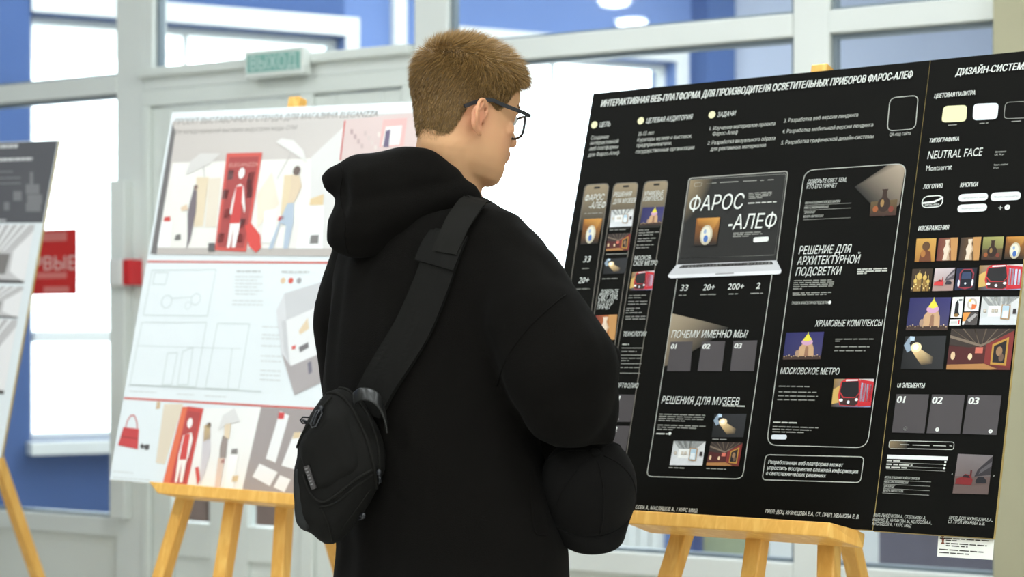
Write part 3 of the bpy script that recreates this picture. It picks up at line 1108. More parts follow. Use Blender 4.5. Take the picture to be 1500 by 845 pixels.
# unreadable small print as dashes
GREEK = [
    [(1256, 1300, 394.7, 1), (1256, 1300, 398, 1), (1256, 1270, 400.8, 1)],
    [(1163.5, 1221, 411.5, 0), (1163, 1222, 414.5, 0), (1162.5, 1224, 417.5, 0), (1162.2, 1220, 420.4, 0), (1162, 1175, 423.3, 0), (1161.5, 1220, 429.5, 0), (1161.3, 1211, 432.2, 0)],
    [(1224, 1282, 497, 0), (1224, 1233, 499.8, 0), (1223.5, 1274, 508, 0), (1222.5, 1268, 513.8, 0)],
    [(1141, 1186, 565.8, 0), (1141, 1196.6, 574, 0), (1140, 1198.4, 579.8, 0), (1139, 1194, 585.3, 0)],
    [(1133, 1168, 618.5, 1), (1132.5, 1199, 624.8, 0), (1132, 1189, 628.6, 0), (1132, 1180, 632.3, 0)],
    [(1097, 1131, 283.5, 0), (1097, 1131, 285.9, 0), (1097, 1129, 288.3, 0), (1097, 1117, 290.7, 0), (1096, 1139.5, 298, 1)],
    [(1074.5, 1118, 341.8, 0), (1074, 1117, 344.3, 0), (1073.6, 1097, 346.8, 0)],
    [(994.5, 1007, 432.8, 0), (1026, 1049, 431.8, 0), (1068, 1084, 430.8, 0), (1100, 1118, 430, 0)],
    [(979.6, 1009, 534.3, 0), (979.2, 999, 537.4, 0), (978.8, 990, 540.5, 0), (1025.5, 1043, 533.8, 0), (1025, 1050, 537, 0), (1024.6, 1039, 540.2, 0), (1071.6, 1103, 536.8, 0), (1071, 1095, 540, 0)],
    [(966.5, 1033.5, 606.8, 0), (966, 1032, 609.8, 0), (965.6, 1031, 612.8, 0), (965, 1006, 615.8, 0), (964, 1034, 622.6, 0), (963.5, 1022, 625.7, 0), (963, 986, 628.7, 0)],
    [(961.8, 979, 635, 1)], [(1058.7, 1091.5, 594.4, 1)], [(1044, 1065, 643.3, 0)], [(980, 1003, 684.8, 0), (1035, 1064, 686.2, 0)],
    [(1389, 1403, 183.8, 0), (1435, 1448, 181.2, 0), (1482, 1496, 178.4, 0)],
    [(1310, 1322, 628, 1), (1360, 1369, 629.2, 1), (1413, 1446, 631, 1)],
    [(1299.5, 1319, 674.6, 1), (1299, 1337, 680, 1), (1298.3, 1329, 684.3, 1)],
]
for g in GREEK:
    p = Print(B, 0.0011)
    for x0, x1, y, k in g:
        p.words(x0, x1, y, 0.0022 if k else 0.0016, LIGHT if k else DIM)
    p.build('small_print', poster)
p = Print(B)
for x0, x1, y in ((1179, 1247, 301), (1178, 1247, 308), (1176.5, 1246, 322), (1296, 1364, 702.9), (1294.5, 1363, 709), (1293.8, 1362, 715.4), (1292.6, 1361, 722), (1299, 1386, 677), (1298.5, 1386, 682.3), (1298, 1385, 686.6)):
    p.hline(x0, x1, y, 0.0007, DIM)
p.build('rule_lines', poster)

# icons beside headings, swatches, buttons
for x, y in ((870.8, 183), (939, 177), (1043.2, 168.3)):
    Print(B).disc(x, y, 0.0072, c(233, 226, 178)).build('round_bullet', poster)
SW = [([(1382.4, 155.6), (1417, 153.9), (1415.5, 178), (1379.3, 179.6)], c(238, 232, 178)), ([(1426.3, 152.5), (1463.3, 150.8), (1461, 174.8), (1424.9, 176.5)], c(232, 240, 246))]
for q, col in SW:
    Print(B).fill_rr(q, 0.008, col).build('colour_swatch', poster)
Print(B).outline([(1473, 150), (1511, 148.3), (1508.5, 172.6), (1470.6, 174.2)], .008, .0011, DIM).build('colour_swatch', poster, 'black swatch with a thin outline')
Print(B).outline([(1304, 143.5), (1345.5, 139.5), (1341, 189), (1299.5, 192)], .012, .0013, LIGHT).build('rounded_frame', poster)
p = Print(B)
p.outline([(1352, 288.2), (1382, 286), (1380, 302.5), (1350, 304.5)], .011, .0018, WHITE)
p.poly([(1351.5, 296.5), (1369, 294.3), (1382, 287.8), (1382, 290.6), (1369.5, 297.2), (1351.5, 299.2)], WHITE)
p.text('ФАРОС-АЛЕФ', 1355, 301.7, 1376, 2.6, WHITE, .1, .02)
p.build('oval_logo', poster)
p = Print(B)
for q, t in (([(1405, 284.8), (1448, 282.6), (1447, 293.6), (1404, 295.8)], 'Связаться с нами'), ([(1452, 282.6), (1496, 280.4), (1495, 293), (1451, 295)], 'Обсудить сотрудничество'), ([(1403.4, 300.2), (1446.6, 298.2), (1445.4, 309.4), (1402.4, 311.6)], 'Посмотреть проекты')):
    b_ = Print(B).fill_rr(q, .008, c(228, 231, 230))
    (ax, ay), (bx, by), (cx_, cy_), (dx, dy) = q
    b_.text(t, ax + 4, (ay + dy) / 2 + 1.2, bx - 4, 2.6, c(150, 150, 150))
    b_.build('button', poster)
p = Print(B)
p.line((1462.6, 304.5), (1468.6, 304.2), .0009, WHITE); p.line((1465.3, 307.6), (1465.9, 301.2), .0009, WHITE)
p.disc(1475.8, 303.8, .0047, WHITE); p.line((1474.5, 305.6), (1477.4, 302), .0008, c(60, 60, 60))
p.build('plus_icons', poster)
p = Print(B)
for x, y, r in ((1215.7, 443.2, .0030), (981.7, 634.9, .0030), (1326.5, 628, .0034), (1373.4, 629.4, .0034), (1451.4, 631.8, .0034)):
    p.disc(x, y, r, WHITE)
p.k = .0024
for x, y in ((1326.5, 628), (1373.4, 629.4), (1451.4, 631.8)):
    p.line((x - 1, y + 1.2), (x + 1, y - 1.2), .0006, c(70, 70, 70))
for x, y in ((1385.8, 677), (1385, 681.6), (1384, 686.3)):
    p.disc(x, y, .0018, WHITE, dl=0)
p.build('arrow_dots', poster)

# the laptop picture
p = Print(B)
p.fill_rr([(1009.2, 260.7), (1155, 250.3), (1138, 384), (990.5, 391)], .007, c(170, 168, 160))
p.fill_rr([(1010.4, 262), (1153.8, 251.7), (1137, 384), (991.8, 391)], .006, c(30, 29, 26))
p.outline([(1011.6, 263.5), (1151.6, 255), (1135, 373.6), (995, 379)], .002, .0008, DIM)
p.poly([(1012, 264), (1046, 262), (1030, 300), (1002, 330)], [c(150, 132, 102), c(34, 33, 29), c(38, 36, 31), c(34, 33, 29)])
for a_, b_, y in ((1036, 1050, 269), (1055, 1082, 267.7), (1089, 1109, 265.8), (1114, 1119.5, 264.6), (1125, 1134, 263.8)):
    p.hline(a_, b_, y, .0015, DIM)
p.outline([(1018, 268), (1029, 267.3), (1028, 272.8), (1017, 273.5)], .003, .0007, LIGHT)
p.fill_rr([(1104.6, 348), (1127, 346.6), (1126, 354), (1103.6, 355.4)], .004, WHITE)
p.poly([(991.8, 387.8), (1138, 381.7), (1145.4, 396.2), (979.3, 403.4)], c(196, 196, 198))
p.poly([(1000, 388.6), (1131, 383.2), (1134, 387.4), (994.5, 393)], c(58, 56, 54))
for i in range(26):
    x = 998 + i * 5.1
    p.poly([(x, 389.6 - i * .205), (x + 3.6, 389.5 - i * .205), (x + 3.2, 392 - i * .205), (x - .6, 392.2 - i * .205)], c(150, 150, 148), 0)
p.k += .0002
p.poly([(979.3, 403.4), (1145.4, 396.2), (1144.6, 400.6), (1141, 402), (984, 408), (980, 406.4)], c(224, 224, 226))
p.poly([(1049, 400.8), (1076, 399.6), (1075.6, 401.4), (1048.6, 402.6)], c(150, 150, 150))
lap = p.build('laptop_picture', poster)
q = Pic(B, [(1021.5, 320.3), (1056, 319), (1050, 359.5), (1017, 361)], 0.0022); egg(q, (30, 29, 26)); q.build('egg_photo', lap)
q = Print(B, 0.003); q.text('ФАРОС', 1010, 310.2, 1089.4, 22, WHITE, .12, -.004); q.text('-АЛЕФ', 1067.3, 337.3, 1137, 22, WHITE, .12, -.004); q.build('laptop_title', lap)
p = Print(B)
for t, x0, y, x1 in (('33', 996.5, 426, 1007.6), ('20+', 1029.6, 425.4, 1047), ('200+', 1066, 424.3, 1089.6), ('2', 1107.4, 423, 1113)):
    p.text(t, x0, y, x1, 9.2, WHITE, .15, .008)
p.build('statistics', poster)

# the two tall cards
p = Print(B)
p.line((992, 409), (956, 645), .0013, LIGHT); p.line((1131, 403), (1096.4, 640), .0013, LIGHT)
C0, C1 = B.uv(956, 645), B.uv(1096.4, 640)
pl = [(956, 645), (949.5, 685), (948.3, 692), (949.6, 696), (954, 698), (1078, 701.3), (1084, 700), (1088, 696.5), (1090, 688), (1096.4, 640)]
for a_, b_ in zip(pl, pl[1:]):
    p.line(a_, b_, .0013, LIGHT)
p.build('rounded_frame', poster)
p = Print(B)
p.poly([(1301, 241.6), (1320, 241), (1326.4, 246), (1317.4, 300), (1294, 318), (1252, 274)], [c(96, 86, 74), c(168, 152, 132), c(160, 144, 124), c(104, 94, 82), c(32, 30, 26), c(31, 30, 26)])
p.build('light_beam', poster)
Print(B, .0009).outline([(1179, 249.8), (1328.5, 239.5), (1270.5, 656), (1123, 652)], .02, .0013, LIGHT).build('rounded_frame', poster)
p = Print(B)
p.poly([(984.8, 459.2), (1030, 470), (1068, 480), (1040, 500), (978, 536), (973, 536)], [c(168, 152, 126), c(120, 108, 90), c(32, 31, 27), c(32, 31, 27), c(33, 32, 28), c(104, 92, 74)])
p.build('light_beam', poster)
Print(B).outline([(1122, 666), (1266, 669.2), (1260.6, 706.8), (1116.6, 702.8)], .008, .0013, LIGHT).build('rounded_frame', poster)
CARD = c(74, 69, 70)
for q, t, tx, ty, t1, cp in (
    ([(982.9, 500.8), (1015.2, 500.3), (1011.5, 543.8), (977.4, 543.8)], '01', 983.4, 511, 991, 7.4), ([(1029, 500.3), (1063, 499.8), (1057.5, 543.8), (1022.2, 543.8)], '02', 1029.6, 511, 1039.8, 7.4), ([(1074.9, 499.6), (1110, 498.8), (1104.7, 543.8), (1070, 543.3)], '03', 1076.2, 510.2, 1086.4, 7.4),
    ([(1313.8, 577.5), (1361.4, 578), (1354.4, 634.7), (1306.7, 633.4)], '01', 1314.6, 590, 1326, 10.2), ([(1365.8, 578), (1413.9, 578.7), (1406.8, 635.7), (1357.6, 634.7)], '02', 1366, 591, 1380, 10.2), ([(1418.5, 578.7), (1467.6, 579.5), (1460.3, 637.2), (1410, 635.7)], '03', 1419.2, 592, 1433.8, 10.2),
    ([(900, 577.9), (930.7, 578.5), (924, 618), (893, 618)], '01', 896, 586.5, 908.5, 7), ([(892, 623.5), (923.5, 624), (917, 661), (886, 661)], '02', 893, 631.6, 904, 7)):
    Print(B, .0010).poly(q, CARD).text(t, tx, ty, t1, cp, WHITE, .15, .03).build('number_card', poster)
p = Print(B)
p.outline([(1303.2, 645.2), (1398, 647.6), (1397, 658.6), (1302.2, 656.4)], .004, .0011, LIGHT)
p.poly([(1304, 646), (1330, 646.6), (1329, 657), (1303, 656.3)], [c(140, 122, 92), c(32, 31, 27), c(32, 31, 27), c(120, 104, 78)])
for a_, b_, y in ((1319, 1332, 651), (1337, 1362, 651.8), (1367, 1386, 652.6), (1391, 1395, 653)):
    p.hline(a_, b_, y, .0012, LIGHT)
p.build('menu_bar_picture', poster)
Print(B).poly([(1300.3, 666), (1389, 668.7), (1388, 674.4), (1299.8, 671.8)], c(226, 228, 226)).build('list_bar', poster)
Print(B).fill_rr([(1130.5, 636.4), (1153.3, 636.8), (1152.3, 643.8), (1129.6, 643.4)], .004, c(214, 220, 226)).build('button', poster)
p = Print(B)
p.text('‹', 1394, 695.5, 1396, 4, LIGHT); p.text('›', 1455, 698, 1457, 4, LIGHT)
p.build('chevrons', poster)

PICS = [
    (jug, [(1278.7, 270.9), (1317.8, 269), (1312.3, 315.4), (1274, 317.2)]),
    (amber, [(1343, 349.7), (1372, 349), (1369, 383), (1340, 383.6)]), (vase, [(1375.6, 349), (1404, 348), (1401, 381.7), (1371.7, 382.3)]),
    (lambda p: vase(p, (64, 48, 36), (120, 88, 52)), [(1408.4, 348.4), (1438, 347), (1434, 381.5), (1404.2, 381.7)]), (jug, [(1441, 347.4), (1471, 346.4), (1467, 381), (1437.5, 381)]),
    (egg, [(1474.5, 347), (1504, 346), (1500, 380), (1471, 380)]),
    (night_domes, [(1337, 394), (1367, 393.2), (1363, 426.5), (1334, 427)]), (car, [(1370.4, 393.2), (1399.5, 392.4), (1396, 425.7), (1365.7, 426.5)]),
    (train_front, [(1402, 393), (1432, 392), (1428, 424), (1398.6, 425)]), (metro, [(1435.4, 389), (1498.7, 387), (1495, 424.7), (1433, 425)]),
    (church, [(1333.6, 436.3), (1393.6, 435.6), (1388, 483.7), (1327, 483.7)]), (lambda p: white_item(p, 'black'), [(1396, 435.6), (1412, 435), (1408.8, 465.5), (1392.4, 465.5)]),
    (lambda p: white_item(p, 'ring'), [(1414.7, 435), (1436, 434.6), (1433.4, 455.8), (1412.6, 456.3)]), (lambda p: white_item(p, 'orange'), [(1411.4, 458), (1433, 457.4), (1430.6, 476), (1409.6, 476)]),
    (lambda p: white_item(p, 'red'), [(1392, 468), (1408, 467.5), (1406.8, 477), (1390.6, 477)]), (gallery, [(1439, 435), (1493.7, 434.6), (1488.6, 476), (1434.7, 476)]),
    (spotlight, [(1326.5, 492.8), (1386.5, 492), (1381.5, 541), (1319.6, 540.5)]), (red_gallery, [(1393.6, 482), (1486.9, 482), (1479.8, 542), (1386.5, 541.5)]),
    (church, [(1152.2, 487.5), (1207.4, 486.2), (1202.3, 526.3), (1147, 526.8)]), (metro, [(1222.6, 555), (1280.9, 555), (1275.8, 596.5), (1218, 596)]),
    (spotlight, [(1047, 606.5), (1094, 606.5), (1089, 640.5), (1042.5, 640.5)]), (gallery, [(987.3, 645.8), (1033.9, 646.6), (1029, 682), (981.4, 681.2)]),
    (red_gallery, [(1041.8, 647.4), (1088.4, 648.5), (1082.3, 683), (1035, 681.8)]), (lambda p: car(p, .3), [(1403.6, 664.7), (1455, 667), (1447.5, 724.4), (1395.6, 722.8)]),
]
for fn, q in PICS:
    p = Pic(B, q)
    fn(p)
    p.build('photo_print', poster)

# three tall phone screens
PH = [[(857.7, 271), (892.4, 269), (834, 690), (795, 690)], [(900.2, 269), (935.3, 267.2), (874, 692), (835, 692)], [(945, 266.4), (979.3, 264.4), (914, 692), (876, 692)]]
def phone(i, texts, pics, words, cards=()):
    q = PH[i]
    p = Print(B)
    (ax, ay), (bx, by), (cx_, cy_), (dx, dy) = q
    f = .16
    m1 = (bx + (cx_ - bx) * f, by + (cy_ - by) * f); m2 = (ax + (dx - ax) * f, ay + (dy - ay) * f)
    pts = p.rr([(ax + .6, ay + .6), (bx - .6, by + .6), m1, m2], .009)
    n = len(pts)
    top, bot = c(150, 134, 108), c(34, 33, 28)
    vmax, vmin = max(y for x, y in pts), min(y for x, y in pts)
    p.uvpoly(pts, [tuple(top[k] * ((y - vmin) / (vmax - vmin)) ** 1.3 + bot[k] * (1 - ((y - vmin) / (vmax - vmin)) ** 1.3) for k in range(3)) for x, y in pts])
    p.k += .0003
    p.outline(q, .009, .0016, c(120, 114, 104))
    p.fill_rr([(ax + 13, ay + 3), (ax + 22, ay + 2.5), (ax + 21.6, ay + 5.2), (ax + 12.6, ay + 5.7)], .002, c(28, 27, 24))
    o = p.build('phone_picture', poster)
    t = Print(B, .0013)
    for s_, x0, y, x1, cp, bo in texts:
        t.text(s_, x0, y, x1, cp, WHITE, .2, bo)
    t.build('phone_title', o)
    for fn, qq in pics:
        k = Pic(B, qq, .0012)
        fn(k)
        k.build('phone_photo', o)
    w = Print(B, .0013)
    for x0, x1, y, kind in words:
        if kind == 2:
            w.hline(x0, x1, y, .0013, DIM)
        else:
            w.words(x0, x1, y, .0019 if kind else .0014, LIGHT if kind else DIM)
    w.build('phone_small_print', o)


phone(0, [('ФАРОС', 857.2, 294.8, 885, 9, 0), ('-АЛЕФ', 863, 305.8, 887, 9, 0), ('33', 854.6, 384.4, 865, 9, 0), ('20+', 847.3, 415, 863, 9, 0), ('2', 847.3, 446.2, 853.5, 9, 0)],
      [(lambda p: egg(p, (32, 31, 27)), [(855.8, 321.2), (883, 320), (876, 357), (851, 358.5)])],
      [(856.4, 883, 313.3, 0), (853, 863.5, 393.6, 0), (843.5, 864, 423.6, 0), (845, 856, 455, 0)])
phone(1, [('РЕШЕНИЯ', 899.4, 288.8, 925.4, 6.8, 0), ('ДЛЯ МУЗЕЕВ', 898.6, 298.7, 931.4, 6.8, 0), ('ДОВЕРЬТЕ', 879.3, 431.2, 906, 6.6, 0), ('СВЕТ ТЕМ,', 876.8, 438.9, 905, 6.6, 0), ('КТО ЕГО', 876, 446.2, 898.4, 6.6, 0), ('ПРЯЧЕТ', 874.8, 453.4, 894.7, 6.6, 0)],
      [(gallery, [(896.3, 308), (928.8, 306.3), (926.2, 331.5), (893.7, 333.3)]), (red_gallery, [(891.6, 343.2), (924.6, 341.4), (921.5, 366.7), (888.2, 368)]), (spotlight, [(887.2, 379.7), (920.2, 377.9), (916.3, 400.5), (883.8, 401.8)]),
       (lambda p: vase(p, (120, 40, 40), (200, 130, 60)), [(873, 462.3), (905, 461), (901, 498), (868.6, 498)])],
      [(893.5, 917, 337.5, 0), (888, 919, 372.8, 2), (882.5, 907, 408.6, 0)])
phone(2, [('ХРАМОВЫЕ', 943.6, 287.5, 972.3, 6.8, 0), ('КОМПЛЕКСЫ', 942.3, 295.2, 971.5, 6.8, 0), ('МОСКОВ-', 929.3, 381.7, 954.6, 6.6, 0), ('СКОЕ МЕТРО', 928, 389.5, 963.2, 6.6, 0), ('ТЕХНОЛОГИИ', 913.3, 492.8, 946.9, 6.8, 0), ('ПОРТФОЛИО', 899, 568, 935.2, 7, 0)],
      [(church, [(942.3, 304.2), (973.6, 302.9), (968.9, 328.4), (937.7, 331)]), (metro, [(926.7, 399.2), (959.3, 396.6), (955.9, 424.7), (922.8, 425.7)])],
      [(936, 951, 337.6, 0), (936, 966, 341.4, 0), (935.5, 957, 345, 0), (935, 961, 350, 0), (934, 955, 353.8, 0), (932.5, 958, 359.6, 0), (932, 951, 363.4, 0), (922, 947, 433.2, 0), (921, 942, 436.6, 0), (921, 951, 442.2, 0), (920.5, 948, 445.8, 0), (918, 940, 452, 0), (917.5, 931, 455, 0), (917, 941, 458.4, 0), (917, 946, 464, 0), (916.5, 946, 467.6, 0),
       (912, 922, 504.6, 1), (911, 942, 509.8, 2), (911, 933, 515, 0), (909, 941, 520.4, 2), (909, 939, 525, 0), (909, 922, 528.4, 0), (908, 940, 532.8, 2), (907, 937, 538.4, 0), (906, 938.5, 546.6, 2), (897, 907, 613.6, 1)])

# ------------------------------------------------------------------ easels
def easel(label, bd, us, um, uA, uC, top_v, thick, hinge_v, psi, apex_v=0.95):
    """bd: the board's frame; us: shelf range; um mast u at the shelf; uA uC front legs at the shelf"""
    back = thick + 0.004
    mast = V((0, 0, 0))
    zf = lambda o, d: -o.z / d.z                       # length down to the floor
    foot = bd.at(um, 0)
    root = thing('easel', label, 'easel', (foot.x, foot.y, 0.0))
    # shelf: a plank with slanted ends
    mb = MB()
    u0, u1 = us
    prof = [(0.0, 0.0), (0.055, 0.0), (0.055, -0.024), (-0.03, -0.024), (-0.03, 0.0)]
    A_ = [bd.at(u0 + (0.0 if k[1] > -0.01 else 0.03), k[1] - 0.0015, k[0]) for k in prof]
    Bv = [bd.at(u1 - (0.024 if k[0] > 0.02 else 0.0), k[1] - 0.0015, k[0]) for k in prof]
    n = len(prof)
    mb.add(A_ + Bv, [tuple(range(n)), tuple(range(2 * n - 1, n - 1, -1))] + [(i, n + i, n + (i + 1) % n, (i + 1) % n) for i in range(n)])
    mb.build('shelf', M['wood_shelf'], root, bevel=0.002)
    # mast
    w = 0.032
    off = -(back + w / 2)
    def leg(name, u_low, v_low, u_hi, v_hi, o1, o2, wd=0.032):
        p, q = bd.at(u_hi, v_hi, o1), bd.at(u_low, v_low, o2)
        d = (q - p).normalized()
        q = p + d * (p.z / -d.z - 0.002)
        m_ = MB()
        m_.bar(p, q, wd, 0.03, bd.u)
        return m_.build(name, M['wood'], root, bevel=0.003)
    leg('mast', um, -0.4, um, top_v, off, off)
    du = uA - um
    for uu in (uA, uC):
        d = uu - um
        hi = um + d * 0.18
        vh = apex_v * 0.72
        leg('front_leg', uu, 0.0, um + d * (1 - vh / apex_v), vh, off - 0.034, off - 0.034)
    # cross bars behind the board
    for vv in (0.05, 0.45):
        m_ = MB()
        k = 1 - vv / apex_v
        m_.bar(bd.at(um + (uA - um) * k - .02, vv, off - 0.065), bd.at(um + (uC - um) * k + .02, vv, off - 0.065), 0.03, 0.022, bd.v)
        m_.build('cross_bar', M['wood_shelf'], root, bevel=0.002)
    # rear leg
    h = bd.at(um, hinge_v, off - 0.095)
    nh = V((-bd.n.x, -bd.n.y, 0)).normalized()
    d = nh * math.sin(psi) - Z * math.cos(psi)
    m_ = MB()
    m_.bar(h, h + d * (h.z / -d.z - 0.002), 0.032, 0.03, bd.u)
    m_.build('rear_leg', M['wood'], root, bevel=0.003)
    m_ = MB()
    m_.tube([bd.at(um, hinge_v, off), h], 0.008)
    m_.build('hinge_pin', M['gunmetal'], root)
    return root


uS = lambda bd, x, y: bd.uv(x, y)[0]
def uo(bd, x, y, off):
    o, bd.O = bd.O, bd.O + bd.n * off
    u = bd.uv(x, y)[0]
    bd.O = o
    return u
easel('pine easel holding up the big black two-panel board', B, (uS(B, 922, 758), uS(B, 1256, 778)), uo(B, 1110, 790, -.028), uo(B, 1001, 790, -.062), uo(B, 1214, 790, -.062), BH + 0.022, 0.008, 0.33, math.radians(25))

# ---- the white fashion-stand board
D = Board(0.5149, 0.2225, -0.0242, (-0.8957, 4.1, 0.9866))
D.wash = 0.07
DW, DH = 0.70, 0.8568
eleg = thing('poster_board', 'white presentation board with a red display stand picture on the left easel', 'poster board', D.at(DW / 2, 0))
board_mesh('panel', D, 0, DW, 0, DH, 0.008, M['whiteboard'], eleg)
easel('pine easel under the white board behind the person', D, (uo(D, 216, 712, .055), uo(D, 216, 712, .055) + 0.53), uo(D, 344, 730, -.028), uo(D, 273, 730, -.062), uo(D, 417, 735, -.062), DH + 0.03, 0.008, 0.30, math.radians(25))
k5 = lambda x, y: (200 + x / 2.817, 100 + y / 2.817)
k6 = lambda x, y: (140 + x / 2.347, 370 + y / 2.347)
def pts5(*a): return [k5(*q) for q in a]
def pts6(*a): return [k6(*q) for q in a]
uR = DW - 0.004
edge_px = lambda y: None
def right_px(y):
    """pixel column of the board's right edge on the row through y at the left"""
    v = D.uv(300, y)[1]
    q = D.at(uR, v)
    return CX + F * q.x / q.y, HY - F * (q.z - CAMZ) / q.y


TXT = c(128, 122, 116)
p = Print(D)
p.text('ПРОЕКТ ВЫСТАВОЧНОГО СТЕНДА ДЛЯ МАГАЗИНА ELEGANZZA', 255, 183, 553, 8.6, TXT, .25, .012)
p.text('Для международной выставки индустрии моды СРМ', 253, 196.6, 435, 6.4, TXT, .25, 0)
title2 = p
# upper picture of the stand
p = Print(D)
rx, ry = right_px(178); rx2, ry2 = right_px(374)
p.poly([(253, 178), (rx, ry), (rx2, ry2), (222, 372)], [c(196, 188, 182), c(206, 200, 196), c(214, 206, 200), c(206, 198, 192)])
p.poly(pts5((150, 390), (745, 372), (1000, 520), (1000, 745), (82, 740)), c(236, 233, 226))
p.poly(pts5((720, 370), (858, 240), (1110, 220), (1110, 745), (720, 750)), c(222, 220, 217))
p.poly(pts5((82, 740), (1000, 745), (1000, 778), (72, 768)), c(188, 180, 174))
p.poly(pts5((150, 228), (162, 262), (84, 768), (60, 765)), c(104, 100, 100))
p.poly(pts5((250, 450), (300, 450), (276, 652), (238, 655)), c(226, 208, 178)); p.poly(pts5((300, 455), (350, 452), (330, 655), (285, 655)), c(228, 216, 198), 0)
p.poly(pts5((612, 442), (650, 442), (640, 600), (596, 610)), c(226, 206, 170), 0); p.poly(pts5((500, 520), (560, 430), (590, 560), (500, 660)), c(236, 224, 204), 0)
p.poly(pts5((205, 440), (225, 385), (265, 352), (350, 352), (300, 400)), c(214, 210, 206)); p.line(k5(278, 400), k5(283, 450), .002, c(180, 176, 172))
p.poly(pts5((578, 305), (600, 290), (650, 298), (690, 340), (705, 388), (640, 345)), c(228, 226, 222), 0); p.line(k5(640, 350), k5(582, 458), .002, c(190, 186, 182))
p.poly(pts5((690, 570), (775, 565), (770, 745), (660, 745)), c(240, 240, 238)); p.poly(pts5((530, 590), (580, 580), (570, 720), (520, 720)), c(242, 242, 240), 0); p.poly(pts5((105, 632), (150, 630), (140, 740), (88, 740)), c(244, 244, 242), 0)
p.poly(pts5((118, 615), (142, 612), (142, 632), (114, 633)), c(206, 60, 54)); p.poly(pts5((165, 688), (184, 684), (184, 708), (160, 710)), c(110, 106, 104), 0); p.poly(pts5((722, 690), (755, 688), (752, 725), (716, 726)), c(120, 116, 114), 0); p.poly(pts5((720, 540), (775, 520), (772, 565), (716, 566)), c(222, 196, 150), 0); p.poly(pts5((185, 575), (210, 562), (215, 585), (188, 590)), c(226, 200, 170), 0)
# two figures
p.poly(pts5((238, 500), (252, 505), (250, 560), (246, 600), (236, 650), (224, 710), (208, 750), (214, 700), (214, 600), (226, 545)), c(112, 100, 108)); p.disc(*k5(247, 492), .006, c(130, 104, 92), dl=0)
p.poly(pts5((640, 440), (676, 445), (684, 490), (660, 540), (648, 560), (625, 560), (640, 490)), c(222, 200, 170)); p.disc(*k5(664, 424), .010, c(104, 84, 76), .011, dl=0)
p.poly(pts5((625, 560), (652, 556), (650, 640), (628, 745), (608, 745), (620, 650), (596, 640), (566, 745), (546, 748), (590, 640)), c(176, 190, 206)); p.poly(pts5((590, 614), (614, 610), (612, 628), (586, 630)), c(206, 50, 48), 0)
up = p.build('room_picture', eleg)
title2.k = .0012
title2.build('heading', eleg)
p = Print(D, .0022)
p.poly(pts5((375, 352), (522, 348), (455, 758), (325, 752)), c(206, 72, 60)); p.poly(pts5((386, 368), (508, 364), (446, 742), (338, 738)), c(166, 46, 42))
p.text('ELEGANZZA', *k5(384, 408), k5(504, 408)[0], 6, c(214, 150, 140), .1, .01)
for x, y in ((392, 440), (370, 520), (476, 450), (470, 480), (470, 515), (352, 700), (432, 700), (440, 640), (378, 600)):
    p.poly(pts5((x - 10, y - 18), (x + 14, y - 20), (x + 8, y + 20), (x - 16, y + 22)), c(110, 62, 62) if x < 430 else c(96, 66, 72), 0)
p.k += .0002
p.poly(pts5((415, 488), (432, 478), (445, 488), (452, 580), (448, 600), (440, 560), (428, 560), (412, 620), (388, 600), (400, 540)), c(244, 240, 236))
p.poly(pts5((390, 640), (432, 630), (428, 660), (410, 740), (396, 740), (404, 660), (388, 740), (376, 742)), c(246, 242, 238), 0)
p.disc(*k5(437, 434), .0085, c(248, 246, 242), .0125, dl=0)
p.poly(pts5((415, 490), (442, 486), (438, 560), (430, 640), (388, 642), (404, 560)), c(204, 44, 40))
p.poly(pts5((450, 652), (476, 640), (514, 690), (517, 742), (496, 762), (468, 735)), c(216, 54, 44)); p.poly(pts5((300, 722), (328, 722), (326, 756), (298, 756)), c(90, 84, 84), 0)
p.build('display_stand_picture', eleg)
p = Print(D, .0014)
q0 = D.uv(503, 176)
p.poly([(507, 176), (rx - .5, ry - 1), (rx - 8, ry + 56), (499, 236)], c(214, 192, 188))
p.line((506, 177), (499, 235), .004, c(206, 66, 60))
p.poly([(562, 176), (597, 173), (592, 214), (556, 216)], c(226, 176, 172)); p.poly([(566, 186), (590, 184), (586, 212), (560, 214)], c(236, 230, 226)); p.poly([(566, 192), (573, 190), (570, 216), (562, 216)], c(96, 80, 112))
for i in range(9):
    p.quad(514 + i * 5, 190 + (i * 7) % 26, 518 + i * 5, 197 + (i * 7) % 26, c(178 + i * 6, 150 + i * 8, 150 + i * 7), 0)
p.build('corner_photo', eleg)
RED = c(206, 92, 82)
p = Print(D)
for y, x0 in ((383, 218.5), (583, 180)):
    u0, v = D.uv(x0, y)
    p.uvpoly([(0.002, v - .0022), (uR, v - .0022), (uR, v + .0022), (0.002, v + .0022)], RED)
p.build('rule_lines', eleg)
